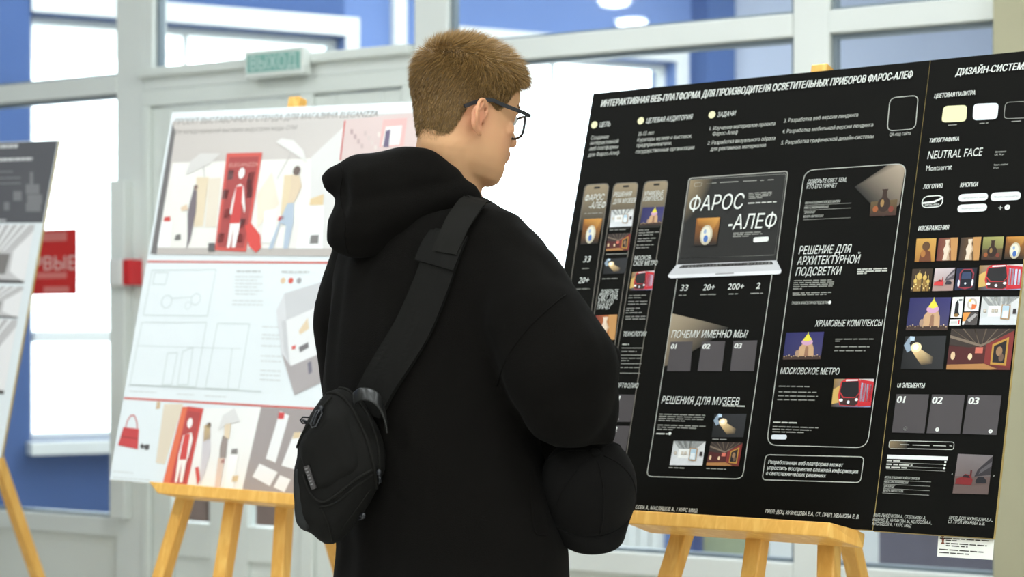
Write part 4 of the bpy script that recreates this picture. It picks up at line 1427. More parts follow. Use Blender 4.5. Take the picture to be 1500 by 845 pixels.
# plans
LN = c(206, 214, 212)
p = Print(D)
for q in (((195, 60), (415, 58), (385, 218), (165, 215)), ((160, 240), (382, 240), (345, 462), (118, 455)), ((420, 243), (530, 245), (492, 470), (378, 465)), ((205, 68), (250, 68), (240, 110), (196, 108)), ((248, 345), (282, 345), (262, 455), (230, 455)), ((300, 340), (335, 325), (318, 455), (282, 455))):
    P_ = pts6(*q)
    for i in range(4):
        p.line(P_[i], P_[(i + 1) % 4], .0022, LN)
p.line(k6(118, 455), k6(570, 478), .0026, c(190, 198, 196)); p.line(k6(145, 320), k6(500, 330), .0015, LN); p.line(k6(470, 330), k6(455, 468), .002, LN)
for x, y, r in ((245, 168, .016), (345, 160, .014), (318, 182, .009)):
    u, v = D.uv(*k6(x, y))
    for i in range(14):
        a, b = i * 2 * math.pi / 14, (i + 1) * 2 * math.pi / 14
        p.uvpoly([(u + r * math.cos(a), v + r * math.sin(a)), (u + r * math.cos(b), v + r * math.sin(b)), (u + r * .86 * math.cos(b), v + r * .86 * math.sin(b)), (u + r * .86 * math.cos(a), v + r * .86 * math.sin(a))], LN)
p.line(k6(262, 158), k6(330, 152), .0018, LN)
p.build('plan_drawing', eleg)
p = Print(D)
for x0, x1, y in ((485, 568, 64), (640, 735, 66)):
    p.words(*[k6(x0, y)[0], k6(x1, y)[0], k6(x0, y)[1]], .004, c(190, 192, 190))
for i in range(6):
    p.words(k6(480, 0)[0], k6(575 - (i % 2) * 20, 0)[0], k6(0, 82 + i * 12)[1], .0022, c(206, 208, 206))
for i, y in enumerate((165, 178, 255, 282, 295, 320, 355, 372, 405, 420, 436)):
    p.words(k6(470 if y < 200 else 575 - i, 0)[0], k6(575 if y < 200 else 645 - i, 0)[0], k6(0, y)[1], .0022, c(206, 208, 206))
for x0, x1, y in ((118, 210, 476), (280, 340, 486), (375, 450, 492), (60, 130, 752), (60, 190, 772)):
    p.words(k6(x0, 0)[0], k6(x1, 0)[0], k6(0, y)[1], .002, c(206, 208, 206))
p.build('small_print', eleg)
p = Print(D)
for x, col in ((645, c(226, 196, 160)), (672, c(214, 78, 58)), (700, c(160, 158, 160))):
    p.disc(*k6(x, 96), .0066, col, dl=0)
p.build('colour_dots', eleg)
p = Print(D)
p.poly(pts6((650, 140), (780, 100), (780, 190), (640, 240)), c(202, 202, 204)); p.poly(pts6((640, 240), (780, 180), (780, 350), (672, 390), (650, 340)), c(232, 232, 232)); p.poly(pts6((622, 200), (650, 140), (668, 385), (640, 345)), c(214, 214, 216), 0)
p.poly(pts6((640, 345), (672, 390), (790, 340), (790, 440), (685, 490)), c(168, 160, 160)); p.poly(pts6((700, 270), (730, 225), (735, 262), (704, 282)), c(226, 204, 170)); p.poly(pts6((676, 322), (690, 318), (688, 332), (676, 334)), c(206, 70, 60), 0); p.poly(pts6((700, 325), (732, 308), (734, 326), (704, 344)), c(110, 106, 108), 0); p.poly(pts6((730, 380), (742, 372), (746, 410), (734, 420)), c(110, 106, 120), 0)
p.build('room_model_picture', eleg)
# bottom row
p = Print(D)
p.poly(pts6((78, 662), (96, 600), (150, 606), (146, 676)), c(200, 44, 46)); p.line(k6(86, 632), k6(148, 640), .002, c(150, 30, 34))
arc = pts6((104, 602), (110, 578), (122, 560), (134, 560), (142, 580), (144, 604))
for a, b in zip(arc, arc[1:]):
    p.line(a, b, .003, c(206, 110, 108))
p.poly(pts6((154, 662), (162, 656), (168, 664), (172, 660), (186, 660), (184, 676), (172, 678), (168, 668), (164, 674), (156, 672)), c(70, 66, 66))
p.build('handbag_picture', eleg)
p = Print(D)
p.poly(pts6((236, 520), (302, 520), (238, 728), (208, 722)), c(222, 208, 186)); p.poly(pts6((212, 512), (224, 512), (222, 536), (208, 538)), c(206, 178, 140), 0)
p.poly(pts6((372, 535), (570, 532), (505, 818), (316, 802)), c(240, 239, 236))
p.poly(pts6((300, 530), (320, 530), (258, 796), (232, 793)), c(226, 104, 60)); p.poly(pts6((318, 528), (373, 536), (316, 800), (256, 796)), c(202, 56, 46)); p.poly(pts6((318, 545), (362, 550), (308, 790), (264, 788)), c(176, 46, 42))
p.disc(*k6(326, 586), .007, c(248, 244, 240), .011); p.poly(pts6((304, 628), (332, 618), (336, 640), (322, 700), (314, 720), (300, 790), (290, 790), (298, 720), (282, 790), (274, 790), (288, 690)), c(246, 240, 236)); p.poly(pts6((308, 626), (328, 622), (320, 670), (314, 712), (290, 712), (300, 660)), c(206, 48, 42))
p.poly(pts6((384, 585), (398, 600), (396, 690), (376, 760), (360, 800), (368, 690), (372, 620)), c(206, 200, 204)); p.poly(pts6((376, 595), (396, 588), (396, 640), (374, 650)), c(214, 186, 140), 0); p.disc(*k6(392, 594), .006, c(110, 92, 84), dl=0)
p.poly(pts6((440, 628), (456, 640), (450, 706), (428, 706), (430, 670)), c(150, 136, 130)); p.poly(pts6((424, 706), (446, 706), (430, 806), (412, 806)), c(222, 196, 180), 0); p.poly(pts6((434, 712), (446, 710), (444, 724), (432, 726)), c(206, 46, 44), 0)
p.poly(pts6((446, 590), (468, 588), (462, 640), (444, 640)), c(226, 206, 176), 0); p.poly(pts6((344, 740), (356, 736), (362, 780), (352, 800)), c(210, 70, 60), 0); p.poly(pts6((424, 610), (440, 560), (480, 535), (498, 580), (452, 590)), c(222, 220, 218), 0)
p.poly(pts6((460, 694), (494, 692), (474, 816), (444, 812)), c(246, 246, 244), 0); p.poly(pts6((474, 768), (494, 766), (490, 786), (470, 788)), c(222, 196, 150), 0); p.poly(pts6((470, 676), (490, 674), (490, 694), (468, 694)), c(130, 126, 124), 0)
p.build('display_stand_picture', eleg)
p = Print(D)
qb = D.uv(*k6(505, 817)); ub = D.at(uR, qb[1])
vt = D.uv(*k6(567, 531))[1]
p.mb.face([D.at(*D.uv(*k6(567, 531)), .0008), D.at(uR, vt, .0008), D.at(uR, .002, .0008), D.at(*D.uv(*k6(505, 818)), .0008)], c(158, 148, 146))
p.k = .001
W1 = c(238, 238, 238)
p.poly(pts6((635, 545), (667, 560), (620, 722), (586, 708)), W1); p.poly(pts6((684, 618), (712, 620), (700, 750), (640, 732)), W1, 0); p.poly(pts6((565, 725), (627, 755), (600, 803), (540, 770)), W1, 0); p.poly(pts6((635, 765), (672, 780), (650, 824), (613, 806)), W1, 0)
p.poly(pts6((632, 548), (652, 552), (648, 572), (628, 572)), c(206, 50, 48)); p.poly(pts6((684, 618), (706, 616), (704, 636), (678, 640)), c(222, 200, 160), 0)
p.build('white_plinths_picture', eleg)

# ---- the third board, cut by the frame at the far left
G = Board(0.5149, 0.2225, -0.0242, wp(-56, 840, 4.75))
uG, vG = G.uv(86, 205)
third = thing('poster_board', 'grey and white presentation board half cut off at the left edge', 'poster board', G.at(uG - 0.35, vG - 0.86))
board_mesh('panel', G, uG - 0.70, uG, vG - 0.86, vG, 0.008, M['whiteboard'], third)
p = Print(G)
u_, v_ = G.uv(62, 326)
p.uvpoly([(uG - .698, vG - .002), (uG - .003, vG - .002), (uG - .003, v_), (uG - .698, v_)], c(92, 92, 96))
p.build('dark_heading_panel', third)
p = Print(G, .001)
p.words(-60, 27, 217, .010, c(206, 206, 206)); p.words(-60, 48, 236, .008, c(206, 206, 206)); p.words(-40, 20, 253, .003, c(140, 140, 142)); p.words(-40, 30, 262, .003, c(140, 140, 142)); p.words(-40, 32, 270, .003, c(140, 140, 142)); p.words(-40, 9, 323, .006, c(190, 190, 190))
for x, y, w_, h_ in ((44, 252, 5, 20), (38, 270, 20, 14), (40, 285, 22, 14), (38, 298, 22, 12), (20, 280, 12, 14), (6, 296, 8, 12)):
    p.quad(x, y, x + w_, y + h_, c(128, 128, 130), 0)
p.build('heading_text', third)
for yy, hh, wr in ((329, 86, 57), (420, 46, 38), (468, 110, 30)):
    ul, vl = G.uv(wr, yy)
    ub_, vb = G.uv(wr - 14, yy + hh)
    q = Print(G)
    a, b = uG - .69, uG - .03
    q.uvpoly([(a, vl), (b, vl), (b, vb), (a, vb)], [c(150, 148, 148), c(196, 193, 193), c(206, 203, 203), c(112, 108, 108)])
    q.k += .0002
    H = vl - vb
    for i in range(5):
        q.uvpoly([(b - .02 - i * .03, vl), (b - .03 - i * .03, vl), (b - .10 - i * .016, vl - H * .45), (b - .095 - i * .016, vl - H * .45)], c(240, 240, 240))
    q.uvpoly([(b, vl - H * .1), (b - .06, vl - H * .45), (b - .06, vl - H * .8), (b, vb)], c(236, 234, 234))
    q.uvpoly([(b - .07, vl - H * .5), (b - .16, vl - H * .5), (b - .17, vl - H * .85), (b - .075, vl - H * .85)], c(130, 126, 124))
    q.uvpoly([(b - .18, vl - H * .55), (b - .24, vl - H * .6), (b - .24, vl - H * .95), (b - .185, vl - H * .9)], c(96, 92, 90))
    q.uvpoly([(a, vb + H * .12), (b, vb + H * .05), (b, vb), (a, vb)], c(88, 84, 84))
    q.build('interior_photo', third)
easel('pine easel under the grey and white board at the left edge', G, (uG - 0.6, uG - 0.1), uG - .35, uG - .45, uG - .25, vG + .03, 0.008, vG - .5, math.radians(25)) if False else None
# its easel stands out of the picture, under the board
fo = G.at(uG - .35, vG - .86)
ez = thing('easel', 'pine easel behind the half hidden grey board at the left edge', 'easel', (fo.x, fo.y, 0))
G2 = Board(0.5149, 0.2225, -0.0242, G.at(uG - .35, vG - .86))
mb = MB(); mb.box(G2.O, G2.u, G2.v, G2.n, (-.28, .28), (-.026, -.002), (-.03, .055)); mb.build('shelf', M['wood_shelf'], ez, bevel=.002)
for nm, ul, uh, vh, of in (('mast', 0, 0, .80, -.028), ('front_leg', -.25, -.03, .7, -.062), ('front_leg', .03, .03, .7, -.062)):
    a = G2.at(uh, vh, of); d = (G2.at(ul, -1.0, of) - a).normalized()
    mb = MB(); mb.bar(a, a + d * (a.z / -d.z - .002), .032, .03, G2.u); mb.build(nm, M['wood'], ez, bevel=.003)
a = G2.at(0, .3, -.12); d = V((-G2.n.x, -G2.n.y, 0)).normalized() * math.sin(.43) - Z * math.cos(.43)
mb = MB(); mb.bar(a, a + d * (a.z / -d.z - .002), .032, .03, G2.u); mb.build('rear_leg', M['wood'], ez, bevel=.003)
mb = MB(); mb.bar(G2.at(-.12, .3, -.095), G2.at(.12, .3, -.095), .03, .022, G2.v); mb.build('cross_bar', M['wood_shelf'], ez)

# ------------------------------------------------------------------ the person
TH = 2.82
Fw = V((0.67, 0.742, 0)); Rt = V((0.742, -0.67, 0))           # chest direction and the person's right
base = wp(655, 483, TH)
pb = V((base.x, base.y, 0))
def bp(r, f, z):
    return pb + Rt * r + Fw * f + Z * z

person = thing('person', 'person with short brown hair and glasses in a black hoodie, arms folded, seen from behind', 'person', pb)

# head frame
HA, HT, HS = math.radians(38), math.radians(11), 0.915
hf0 = V((math.cos(HA), math.sin(HA), 0)); hr = V((math.sin(HA), -math.cos(HA), 0))
hf = hf0 * math.cos(HT) - Z * math.sin(HT)
hu = Z * math.cos(HT) + hf0 * math.sin(HT)
HC = wp(681, 166, 2.80)
def hd(x, y, z):
    return HC + (hr * x + hf * y + hu * (z - 0.105)) * HS

RINGS = [(-.004, .014, .072, .040), (.004, .032, .0845, .050), (.02, .046, .088, .056), (.035, .0535, .086, .062), (.05, .0585, .088, .068), (.07, .0635, .0875, .075), (.09, .0665, .087, .081), (.11, .069, .083, .086),
         (.125, .071, .0875, .089), (.145, .0725, .091, .090), (.165, .071, .0865, .087), (.185, .064, .074, .079), (.2, .053, .057, .064), (.213, .033, .034, .040), (.2175, .012, .012, .016)]
def ring_at(z):
    for a, b in zip(RINGS, RINGS[1:]):
        if a[0] <= z <= b[0]:
            t = (z - a[0]) / (b[0] - a[0])
            return tuple(a[k] + (b[k] - a[k]) * t for k in range(4))
    return RINGS[0] if z < RINGS[0][0] else RINGS[-1]
def head_pt(t, z):
    _, w, yf, yb = ring_at(z)
    s_, c_ = math.sin(t), math.cos(t)
    yc = (yf - yb) / 2
    x = w * math.copysign(abs(s_) ** 0.88, s_)
    h = (yf + yb) / 2
    y = yc + h * math.copysign(abs(c_) ** 0.88, c_)
    return x, y, z
bm = MB()
zz = []
for a, b in zip(RINGS, RINGS[1:]):
    zz += [a[0] + (b[0] - a[0]) * k / 3 for k in range(3)]
zz.append(RINGS[-1][0])
bm.loft([[hd(*head_pt(2 * math.pi * k / 40, z)) for k in range(40)] for z in zz])
ax3 = (hr, hf, hu)
hb = lambda x, y, z, r: bm.ball(hd(x, y, z), r if not isinstance(r, tuple) else tuple(q for q in r), ax3, 12)
bm.chain([(hd(0, .083, .114), .0085), (hd(0, .095, .096), .0085), (hd(0, .1045, .0825), .0092)])
for s in (-1, 1):
    hb(s * .011, .096, .0785, .0082)
    bm.chain([(hd(s * .010, .0845, .1245), .0075), (hd(s * .034, .0775, .1275), .0075), (hd(s * .05, .060, .1215), .007)])
    hb(s * .043, .054, .088, (.018, .015, .016)); hb(s * .032, .0655, .1115, (.015, .011, .012))
    bm.chain([(hd(0, .0945, .0585), .0058), (hd(s * .012, .0915, .0575), .0055), (hd(s * .022, .082, .0535), .004)])
    bm.chain([(hd(0, .0925, .0475), .0068), (hd(s * .011, .089, .0485), .006), (hd(s * .02, .079, .0515), .0035)])
    # jaw corner
    # ear
    ec = (.0715 if s > 0 else .0665, -.022, .084)
    fl_ = .5 if s > 0 else .12
    def er(y, z, o):
        return hd(s * (ec[0] + .003 + o * (.85 if s > 0 else .3) - y * fl_), ec[1] + y * 1.08, ec[2] + z * .86)
    out = [(.009, .004, .004), (.013, .016, .005), (.009, .028, .007), (-.003, .0335, .009), (-.015, .028, .011), (-.0195, .014, .012), (-.0185, -.002, .011), (-.0135, -.016, .009), (-.006, -.027, .007), (.002, -.0315, .005), (.008, -.027, .003), (.010, -.018, .002)]
    bm.tube(spline([er(*q) for q in out], 4), .0033, 8)
    bm.tube(spline([er(*q) for q in ((-.001, .024, .007), (-.009, .018, .009), (-.0115, .004, .0095), (-.008, -.010, .008), (0, -.017, .006))], 4), .0028, 8)
    bm.ball(er(-.004, -.022, .004), (.004, .0085, .008), ax3, 10)
    bm.ball(er(.010, -.004, .002), (.0035, .0042, .006), ax3, 8)
    bm.ball(er(-.006, .004, -.001), (.0035, .013, .026), ax3, 12)
# neck, torso, arms, legs
neck_lo, neck_hi = wp(648, 285, 2.83), hd(0, -.020, .055)
bm.chain([(neck_lo, .060), (neck_lo.lerp(neck_hi, .55), .052), (neck_hi, .050), (hd(0, -.02, .09), .05)], seg=20)
bm.chain([(hd(0, .018, .024), .030), (wp(668, 283, 2.84), .040)], seg=16)
bm.chain([(neck_lo, .06), (bp(0, 0, 1.40), .105), (bp(0, 0, 1.22), .10), (bp(0, 0, 1.0), .105), (bp(0, 0, .92), .10)], seg=20)
LS, RS = bp(-.13, .02, 1.41), bp(.10, .03, 1.40)
bm.chain([(LS, .05), (bp(0, 0, 1.43), .07), (RS, .05)])
for s in (-1, 1):
    bm.chain([(bp(s * .085, 0, .93), .085), (bp(s * .095, .01, .5), .052), (bp(s * .10, -.01, .09), .036)], seg=14)
    bm.chain([(bp(s * .10, -.02, .05), .035), (bp(s * .12, .13, .04), .03)])
# right arm across the chest, left arm below it with the hand under the right elbow
RE, LE = wp(826, 580, 2.66), wp(532, 600, 3.02)
RW, LW = wp(772, 566, 2.97), wp(742, 652, 2.975)
bm.chain([(RS, .045), (RE, .038), (RW, .026)])
bm.chain([(LS, .045), (LE, .038), (LW, .026)])
def hand(w, fd, up, side, curl, spread=1.0):
    """palm from wrist w along fd; up = back of the hand; side = towards the thumb"""
    fd = fd.normalized(); side = (side - fd * side.dot(fd)).normalized(); up = fd.cross(side).normalized() * (1 if fd.cross(side).dot(up) > 0 else -1)
    bm.chain([(w, .024), (w + fd * .03, .024)])
    kn = []
    for k, (o, L, r) in enumerate(((.027, .074, .0088), (.009, .080, .0092), (-.009, .075, .0088), (-.026, .060, .0078))):
        k0 = w + fd * (.088 - .004 * abs(k - 1)) + side * o
        bm.chain([(w + fd * .02 + side * o * .6, .014), (k0, .0115)])
        a = 0.25; p_ = k0
        for j, q in enumerate((.46, .30, .24)):
            a += curl
            n_ = p_ + (fd * math.cos(a) - up * math.sin(a) + side * o * .4 * spread) .normalized() * L * q
            bm.chain([(p_, r), (n_, r * .9)], seg=8)
            p_ = n_
    t0 = w + fd * .025 + side * .022
    t1 = t0 + (fd * .55 + side * .75 - up * .25).normalized() * .04
    t2 = t1 + (fd * .8 + side * .3 - up * .4).normalized() * .032
    t3 = t2 + (fd * .8 - side * .1 - up * .5).normalized() * .024
    bm.chain([(t0, .014), (t1, .0105), (t2, .0092), (t3, .008)], seg=8)
# right hand rests on the left upper arm, left hand reaches under the right elbow and pinches the cap
hand(RW, (wp(640, 560, 3.03) - RW), Fw, Z, .35)
LHd = (wp(812, 650, 2.86) - LW)
hand(LW, LHd, Fw * .7 + Z * .4, Z, .42)
bme = baked(bm, 0.003, 3, 0.5)
ca = bme.color_attributes.new('Col', 'FLOAT_COLOR', 'POINT')
n = len(bme.vertices)
co = np.empty(n * 3); bme.vertices.foreach_get('co', co); co = co.reshape(-1, 3)
colr = np.tile(np.array([*lin(216, 166, 122), 1.0]), (n, 1))
def redden(cpt, r, k):
    d = np.linalg.norm(co - np.array(cpt), axis=1)
    w = np.exp(-(d / r) ** 2) * k
    tgt = np.array(lin(206, 120, 100))
    colr[:, :3] = colr[:, :3] * (1 - w[:, None]) + tgt * w[:, None]
redden(hd(.082, -.022, .084), .03, .55); redden(hd(-.078, -.022, .084), .03, .55); redden(hd(0, .095, .0525), .017, .7); redden(hd(.05, .06, .075), .03, .25); redden(hd(0, .108, .082), .015, .3)
for q in ((.0655, .03, .046), (.066, .022, .066), (.060, .035, .03), (.056, -.02, .01)):
    d = np.linalg.norm(co - np.array(hd(*q)), axis=1)
    w = np.clip(1 - d / .0035, 0, 1)[:, None] * .7
    colr[:, :3] = colr[:, :3] * (1 - w) + np.array(lin(90, 56, 44)) * w
ca.data.foreach_set('color', colr.ravel())
head_bvh = bvh_of([bme])
body = link_baked('body', bme, M['skin'], person)
for s in (-1, 1):
    e_ = MB()
    cpt = hd(s * .032, .0705, .1105)
    e_.ball(cpt, .0112, ax3, 16, c(226, 222, 216)); e_.ball(cpt + hf * HS * .0045, (.0056, .0076, .0056), ax3, 12, c(86, 110, 120)); e_.ball(cpt + hf * HS * .0062, (.0026, .0065, .0026), ax3, 8, c(10, 10, 12))
    e_.build('eye', M['eye'], person, smooth=True)

# hair: a shell on the skull and many short strands
HL = [(-.2, .014), (-.080, .014), (-.062, .026), (-.052, .046), (-.046, .072), (-.038, .104), (-.010, .117), (.004, .112), (.012, .106), (.022, .108), (.030, .120), (.040, .140), (.056, .164), (.07, .172), (.2, .176)]
def hairline(y):
    for a, b in zip(HL, HL[1:]):
        if a[0] <= y <= b[0]:
            return a[1] + (b[1] - a[1]) * (y - a[0]) / (b[0] - a[0])
    return .17
def nrm(t, z):
    a = V(head_pt(t + .03, z)) - V(head_pt(t - .03, z))
    b = V(head_pt(t, min(z + .004, .217))) - V(head_pt(t, z - .004))
    n_ = a.cross(b).normalized()
    o = V(head_pt(t, z)) - V((0, -.005, .11))
    return n_ if n_.dot(o) > 0 else -n_
def hlen(x, y, z):
    """length of the cut"""
    d = z - hairline(y)
    if d < 0:
        return 0
    side = min(1, max(0, (z - .115) / .075))
    L = .009 + .022 * side
    L *= min(1, .30 + d / .035) if y < .05 else min(1, .75 + d / .05)
    if y > .045 and z > .15:
        L += .006
    return L
hm = MB()
hc = lambda k: tuple(a + (b - a) * k for a, b in zip(lin(64, 46, 23), lin(172, 134, 76)))
shell = MB()
NS, NZ = 72, 60
grid = {}
for j in range(NZ + 1):
    z = .012 + (.2174 - .012) * j / NZ
    for i in range(NS):
        t = 2 * math.pi * i / NS
        x, y, z_ = head_pt(t, z)
        L = hlen(x, y, z)
        n_ = nrm(t, z)
        if L > 0:
            k = V((x, y, z)) + n_ * (L * .22 + .0008)
        else:
            k = V((x, y, z)) - n_ * .004
        grid[i, j] = (hd(*k), L)
for j in range(NZ):
    for i in range(NS):
        q = [grid[i, j], grid[(i + 1) % NS, j], grid[(i + 1) % NS, j + 1], grid[i, j + 1]]
        if sum(1 for k in q if k[1] > 0) >= 2:
            shell.face([k[0] for k in q], hc(.34))
shell.face([grid[i, NZ][0] for i in range(NS)], hc(.34))
hair = shell.build('hair', M['hair'], person, smooth=True)
r2 = random.Random(11)
cnt = 0
while cnt < 40000:
    z = .014 + (.2174 - .014) * r2.random() ** .8
    w_ = ring_at(z)
    if r2.random() > (w_[1] + w_[2]) / .165 + .15:
        continue
    t = r2.uniform(0, 2 * math.pi)
    x, y, z_ = head_pt(t, z)
    L = hlen(x, y, z)
    if L <= 0:
        continue
    cnt += 1
    L *= r2.uniform(.75, 1.15)
    n_ = nrm(t, z)
    topk = min(1, max(0, (z - .15) / .05))
    comb = V((r2.uniform(-.25, .25), .75, .12)) * topk + V((0, -.25, -1)) * (1 - topk)
    if y < -.03 and z > .12:
        comb = comb * .5 + V((x * 4, -.5, -.2)) * .6 * (1 - topk)
    comb = (comb - n_ * comb.dot(n_)).normalized()
    jit = V((r2.uniform(-1, 1), r2.uniform(-1, 1), r2.uniform(-1, 1))) * .22
    out_ = .62 + .1 * topk
    d1 = (n_ * out_ + comb * (1 - out_) + jit).normalized()
    d2 = (n_ * (out_ - .3) + comb * (1 - out_ + .35) + jit).normalized()
    P = V((x, y, z))
    a0 = P - n_ * .001; a1_ = P + d1 * L * .5; a2_ = a1_ + d2 * L * .55
    sd = d1.cross(V((r2.uniform(-1, 1), r2.uniform(-1, 1), r2.uniform(-1, 1)))).normalized() * .00038
    k = min(1, max(0, .35 + .35 * topk * r2.random() + r2.uniform(-.3, .45)))
    A_, B_, C_ = hd(*a0), hd(*a1_), hd(*a2_)
    hm.face([hd(*(a0 - sd)), hd(*(a0 + sd)), hd(*(a1_ + sd * .85)), hd(*(a1_ - sd * .85))], hc(k))
    hm.face([hd(*(a1_ - sd * .85)), hd(*(a1_ + sd * .85)), C_], hc(min(1, k + .1)))
hm.build('hair_strands', M['hair'], hair)
eb = MB()
for s in (-1, 1):
    for i in range(160):
        t = r2.random()
        a = V((s * (.010 + .042 * t), .0905 - .028 * t * t, .1275 + .004 * math.sin(t * 3)))
        d = V((s * .8, -.2, .35)).normalized() * .007
        a += V((0, .002, r2.uniform(-.003, .003)))
        eb.face([hd(*(a + V((0, 0, .0004)))), hd(*(a - V((0, 0, .0004)))), hd(*(a + d))], hc(.15))
eb.build('eyebrow', M['hair'], person)

# ---- hoodie
TORSO = [(288, 606, 712, .07), (300, 570, 730, .085), (318, 534, 757, .10), (345, 500, 776, .112), (400, 484, 790, .128), (480, 476, 786, .135), (560, 470, 785, .137), (640, 470, 790, .137), (720, 478, 812, .138), (800, 489, 833, .142), (845, 484, 836, .146), (945, 481, 842, .15)]
hm = MB()
rings = []
for y, xl, xr, b in TORSO:
    e_ = (xr - xl) / 2 / F * TH
    q = e_ * e_ - (b * Fw.x) ** 2
    a = math.sqrt(max(q, .0012)) / Rt.x
    ce = wp((xl + xr) / 2, y, TH)
    rings.append([ce + Rt * a * math.cos(t) + Fw * b * math.sin(t) for t in [2 * math.pi * k / 40 for k in range(40)]])
hm.loft(rings)
hm.chain([(wp(742, 390, 2.74), .066), (wp(782, 470, 2.68), .078), (wp(822, 545, 2.655), .085), (wp(829, 583, 2.65), .071)], seg=20)
hm.chain([(wp(829, 583, 2.65), .071), (wp(838, 573, 2.80), .062), (wp(812, 565, 2.93), .05), (wp(786, 565, 2.96), .042)], seg=18)
hm.chain([(wp(838, 492, 2.72), .05), (wp(893, 521, 2.74), .020)], seg=14)
hm.chain([(wp(893, 521, 2.74), .020), (wp(872, 600, 2.70), .036)], seg=14)
hm.chain([(wp(870, 590, 2.68), .038), (wp(889, 637, 2.67), .017), (wp(850, 638, 2.655), .019), (wp(800, 615, 2.66), .025)], seg=14)
hm.chain([(wp(545, 372, 2.95), .066), (wp(520, 470, 2.98), .068), (wp(532, 590, 3.02), .066), (wp(620, 650, 3.05), .056), (wp(716, 655, 2.995), .050), (wp(785, 662, 2.90), .046)], seg=18)
hme = baked(hm, 0.007, 10, .5)
def fold(cx):
    a = noise.noise(V((cx[0] * 14, cx[1] * 14, cx[2] * 3.2)))
    b = noise.noise(V((cx[0] * 30 + 5, cx[1] * 30, cx[2] * 9)))
    return a * .008 + b * .003
displace(hme, fold)
# hood: fills its outline with the largest balls that fit
def dist_poly(px, py, poly):
    best, ins = 1e9, False
    for (x0, y0), (x1, y1) in zip(poly, poly[1:] + poly[:1]):
        dx, dy = x1 - x0, y1 - y0
        t = max(0, min(1, ((px - x0) * dx + (py - y0) * dy) / (dx * dx + dy * dy + 1e-9)))
        best = min(best, math.hypot(px - x0 - t * dx, py - y0 - t * dy))
        if (y0 > py) != (y1 > py) and px < x0 + (py - y0) / (y1 - y0) * dx:
            ins = not ins
    return best if ins else -best
def fill(mb, poly, depth, cap, step=7, off=0):
    xs = [x for x, y in poly]; ys = [y for x, y in poly]
    y = min(ys)
    while y < max(ys):
        x = min(xs)
        while x < max(xs):
            d = dist_poly(x, y, poly)
            if d > 3:
                dep = depth(x, y)
                r = min(d / F * dep, cap)
                mb.ball(wp(x, y, dep), r, None, 10)
            x += step
        y += step
HOOD = [(467, 262), (470, 252), (480, 244), (500, 237), (540, 222), (575, 215), (605, 212), (634, 217), (656, 232), (678, 250), (700, 272), (713, 297), (690, 312), (657, 322), (620, 338), (583, 356), (550, 378), (520, 381), (492, 372), (477, 356), (476, 330), (486, 298), (486, 288), (476, 281)]
hq = MB()
fill(hq, HOOD, lambda x, y: 2.755 - (x - 590) * 0.00015 - (y - 290) * 0.0003, .05)
qme = baked(hq, 0.006, 8, .5)
def hfold(cx):
    px = CX + F * cx[0] / cx[1]; py = HY - F * (cx[2] - CAMZ) / cx[1]
    d = -0.010 * math.exp(-((px - 500) / 14) ** 2 - ((py - 285) / 34) ** 2) + .006 * math.exp(-((px - 522) / 16) ** 2 - ((py - 270) / 50) ** 2)
    k = (py - (300 + (px - 500) * -.22)) / 11
    d += -.004 * math.exp(-k * k) * (1 if px > 520 else .3)
    return d + noise.noise(V((cx[0] * 22, cx[1] * 22, cx[2] * 16))) * .004
displace(qme, hfold)
hoodie_bvh = bvh_of([hme, qme])
torso_bvh = bvh_of([hme])
hoodie = link_baked('hoodie', hme, M['fabric'], person)
hood = link_baked('hood', qme, M['fabric'], hoodie)
def seam(pts, r, name, parent, bvh, m, lift=.0004, n=5, closed=False):
    P = [hit(bvh, x, y, lift)[0] for x, y in [(q.x, q.y) for q in spline([(a, b, 0) for a, b in pts], n)]]
    mb = MB(); mb.tube(P, r, 6)
    return mb.build(name, m, parent, smooth=True)
seam([(499, 239), (503, 255), (499, 275), (500, 300), (506, 325), (505, 350), (510, 372)], .0012, 'hood_seam', hoodie, hoodie_bvh, M['fabric'])
seam([(828, 432), (800, 455), (770, 485), (742, 525), (728, 565)], .0012, 'shoulder_seam', hoodie, hoodie_bvh, M['fabric'])
seam([(776, 690), (778, 730), (781, 768), (786, 782), (800, 783)], .0018, 'pocket_welt', hoodie, hoodie_bvh, M['fabric'])
# trousers and shoes
tm = MB()
for s in (-1, 1):
    tm.chain([(bp(s * .085, 0, .90), .115), (bp(s * .10, .01, .5), .085), (bp(s * .105, -.005, .10), .075)], seg=18)
tm.chain([(bp(-.06, 0, .93), .12), (bp(.06, 0, .93), .12)], seg=18)
link_baked('trousers', baked(tm, .009, 6, .5), M['trouser'], person)
for s in (-1, 1):
    sm_ = MB()
    sm_.chain([(bp(s * .105, -.045, .045), .045), (bp(s * .12, .08, .043), .043), (bp(s * .128, .16, .036), .036)], seg=16)
    me = baked(sm_, .006, 4, .5)
    for v in me.vertices:
        v.co.z = max(v.co.z, .001)
    link_baked('shoe', me, M['shoe'], person)

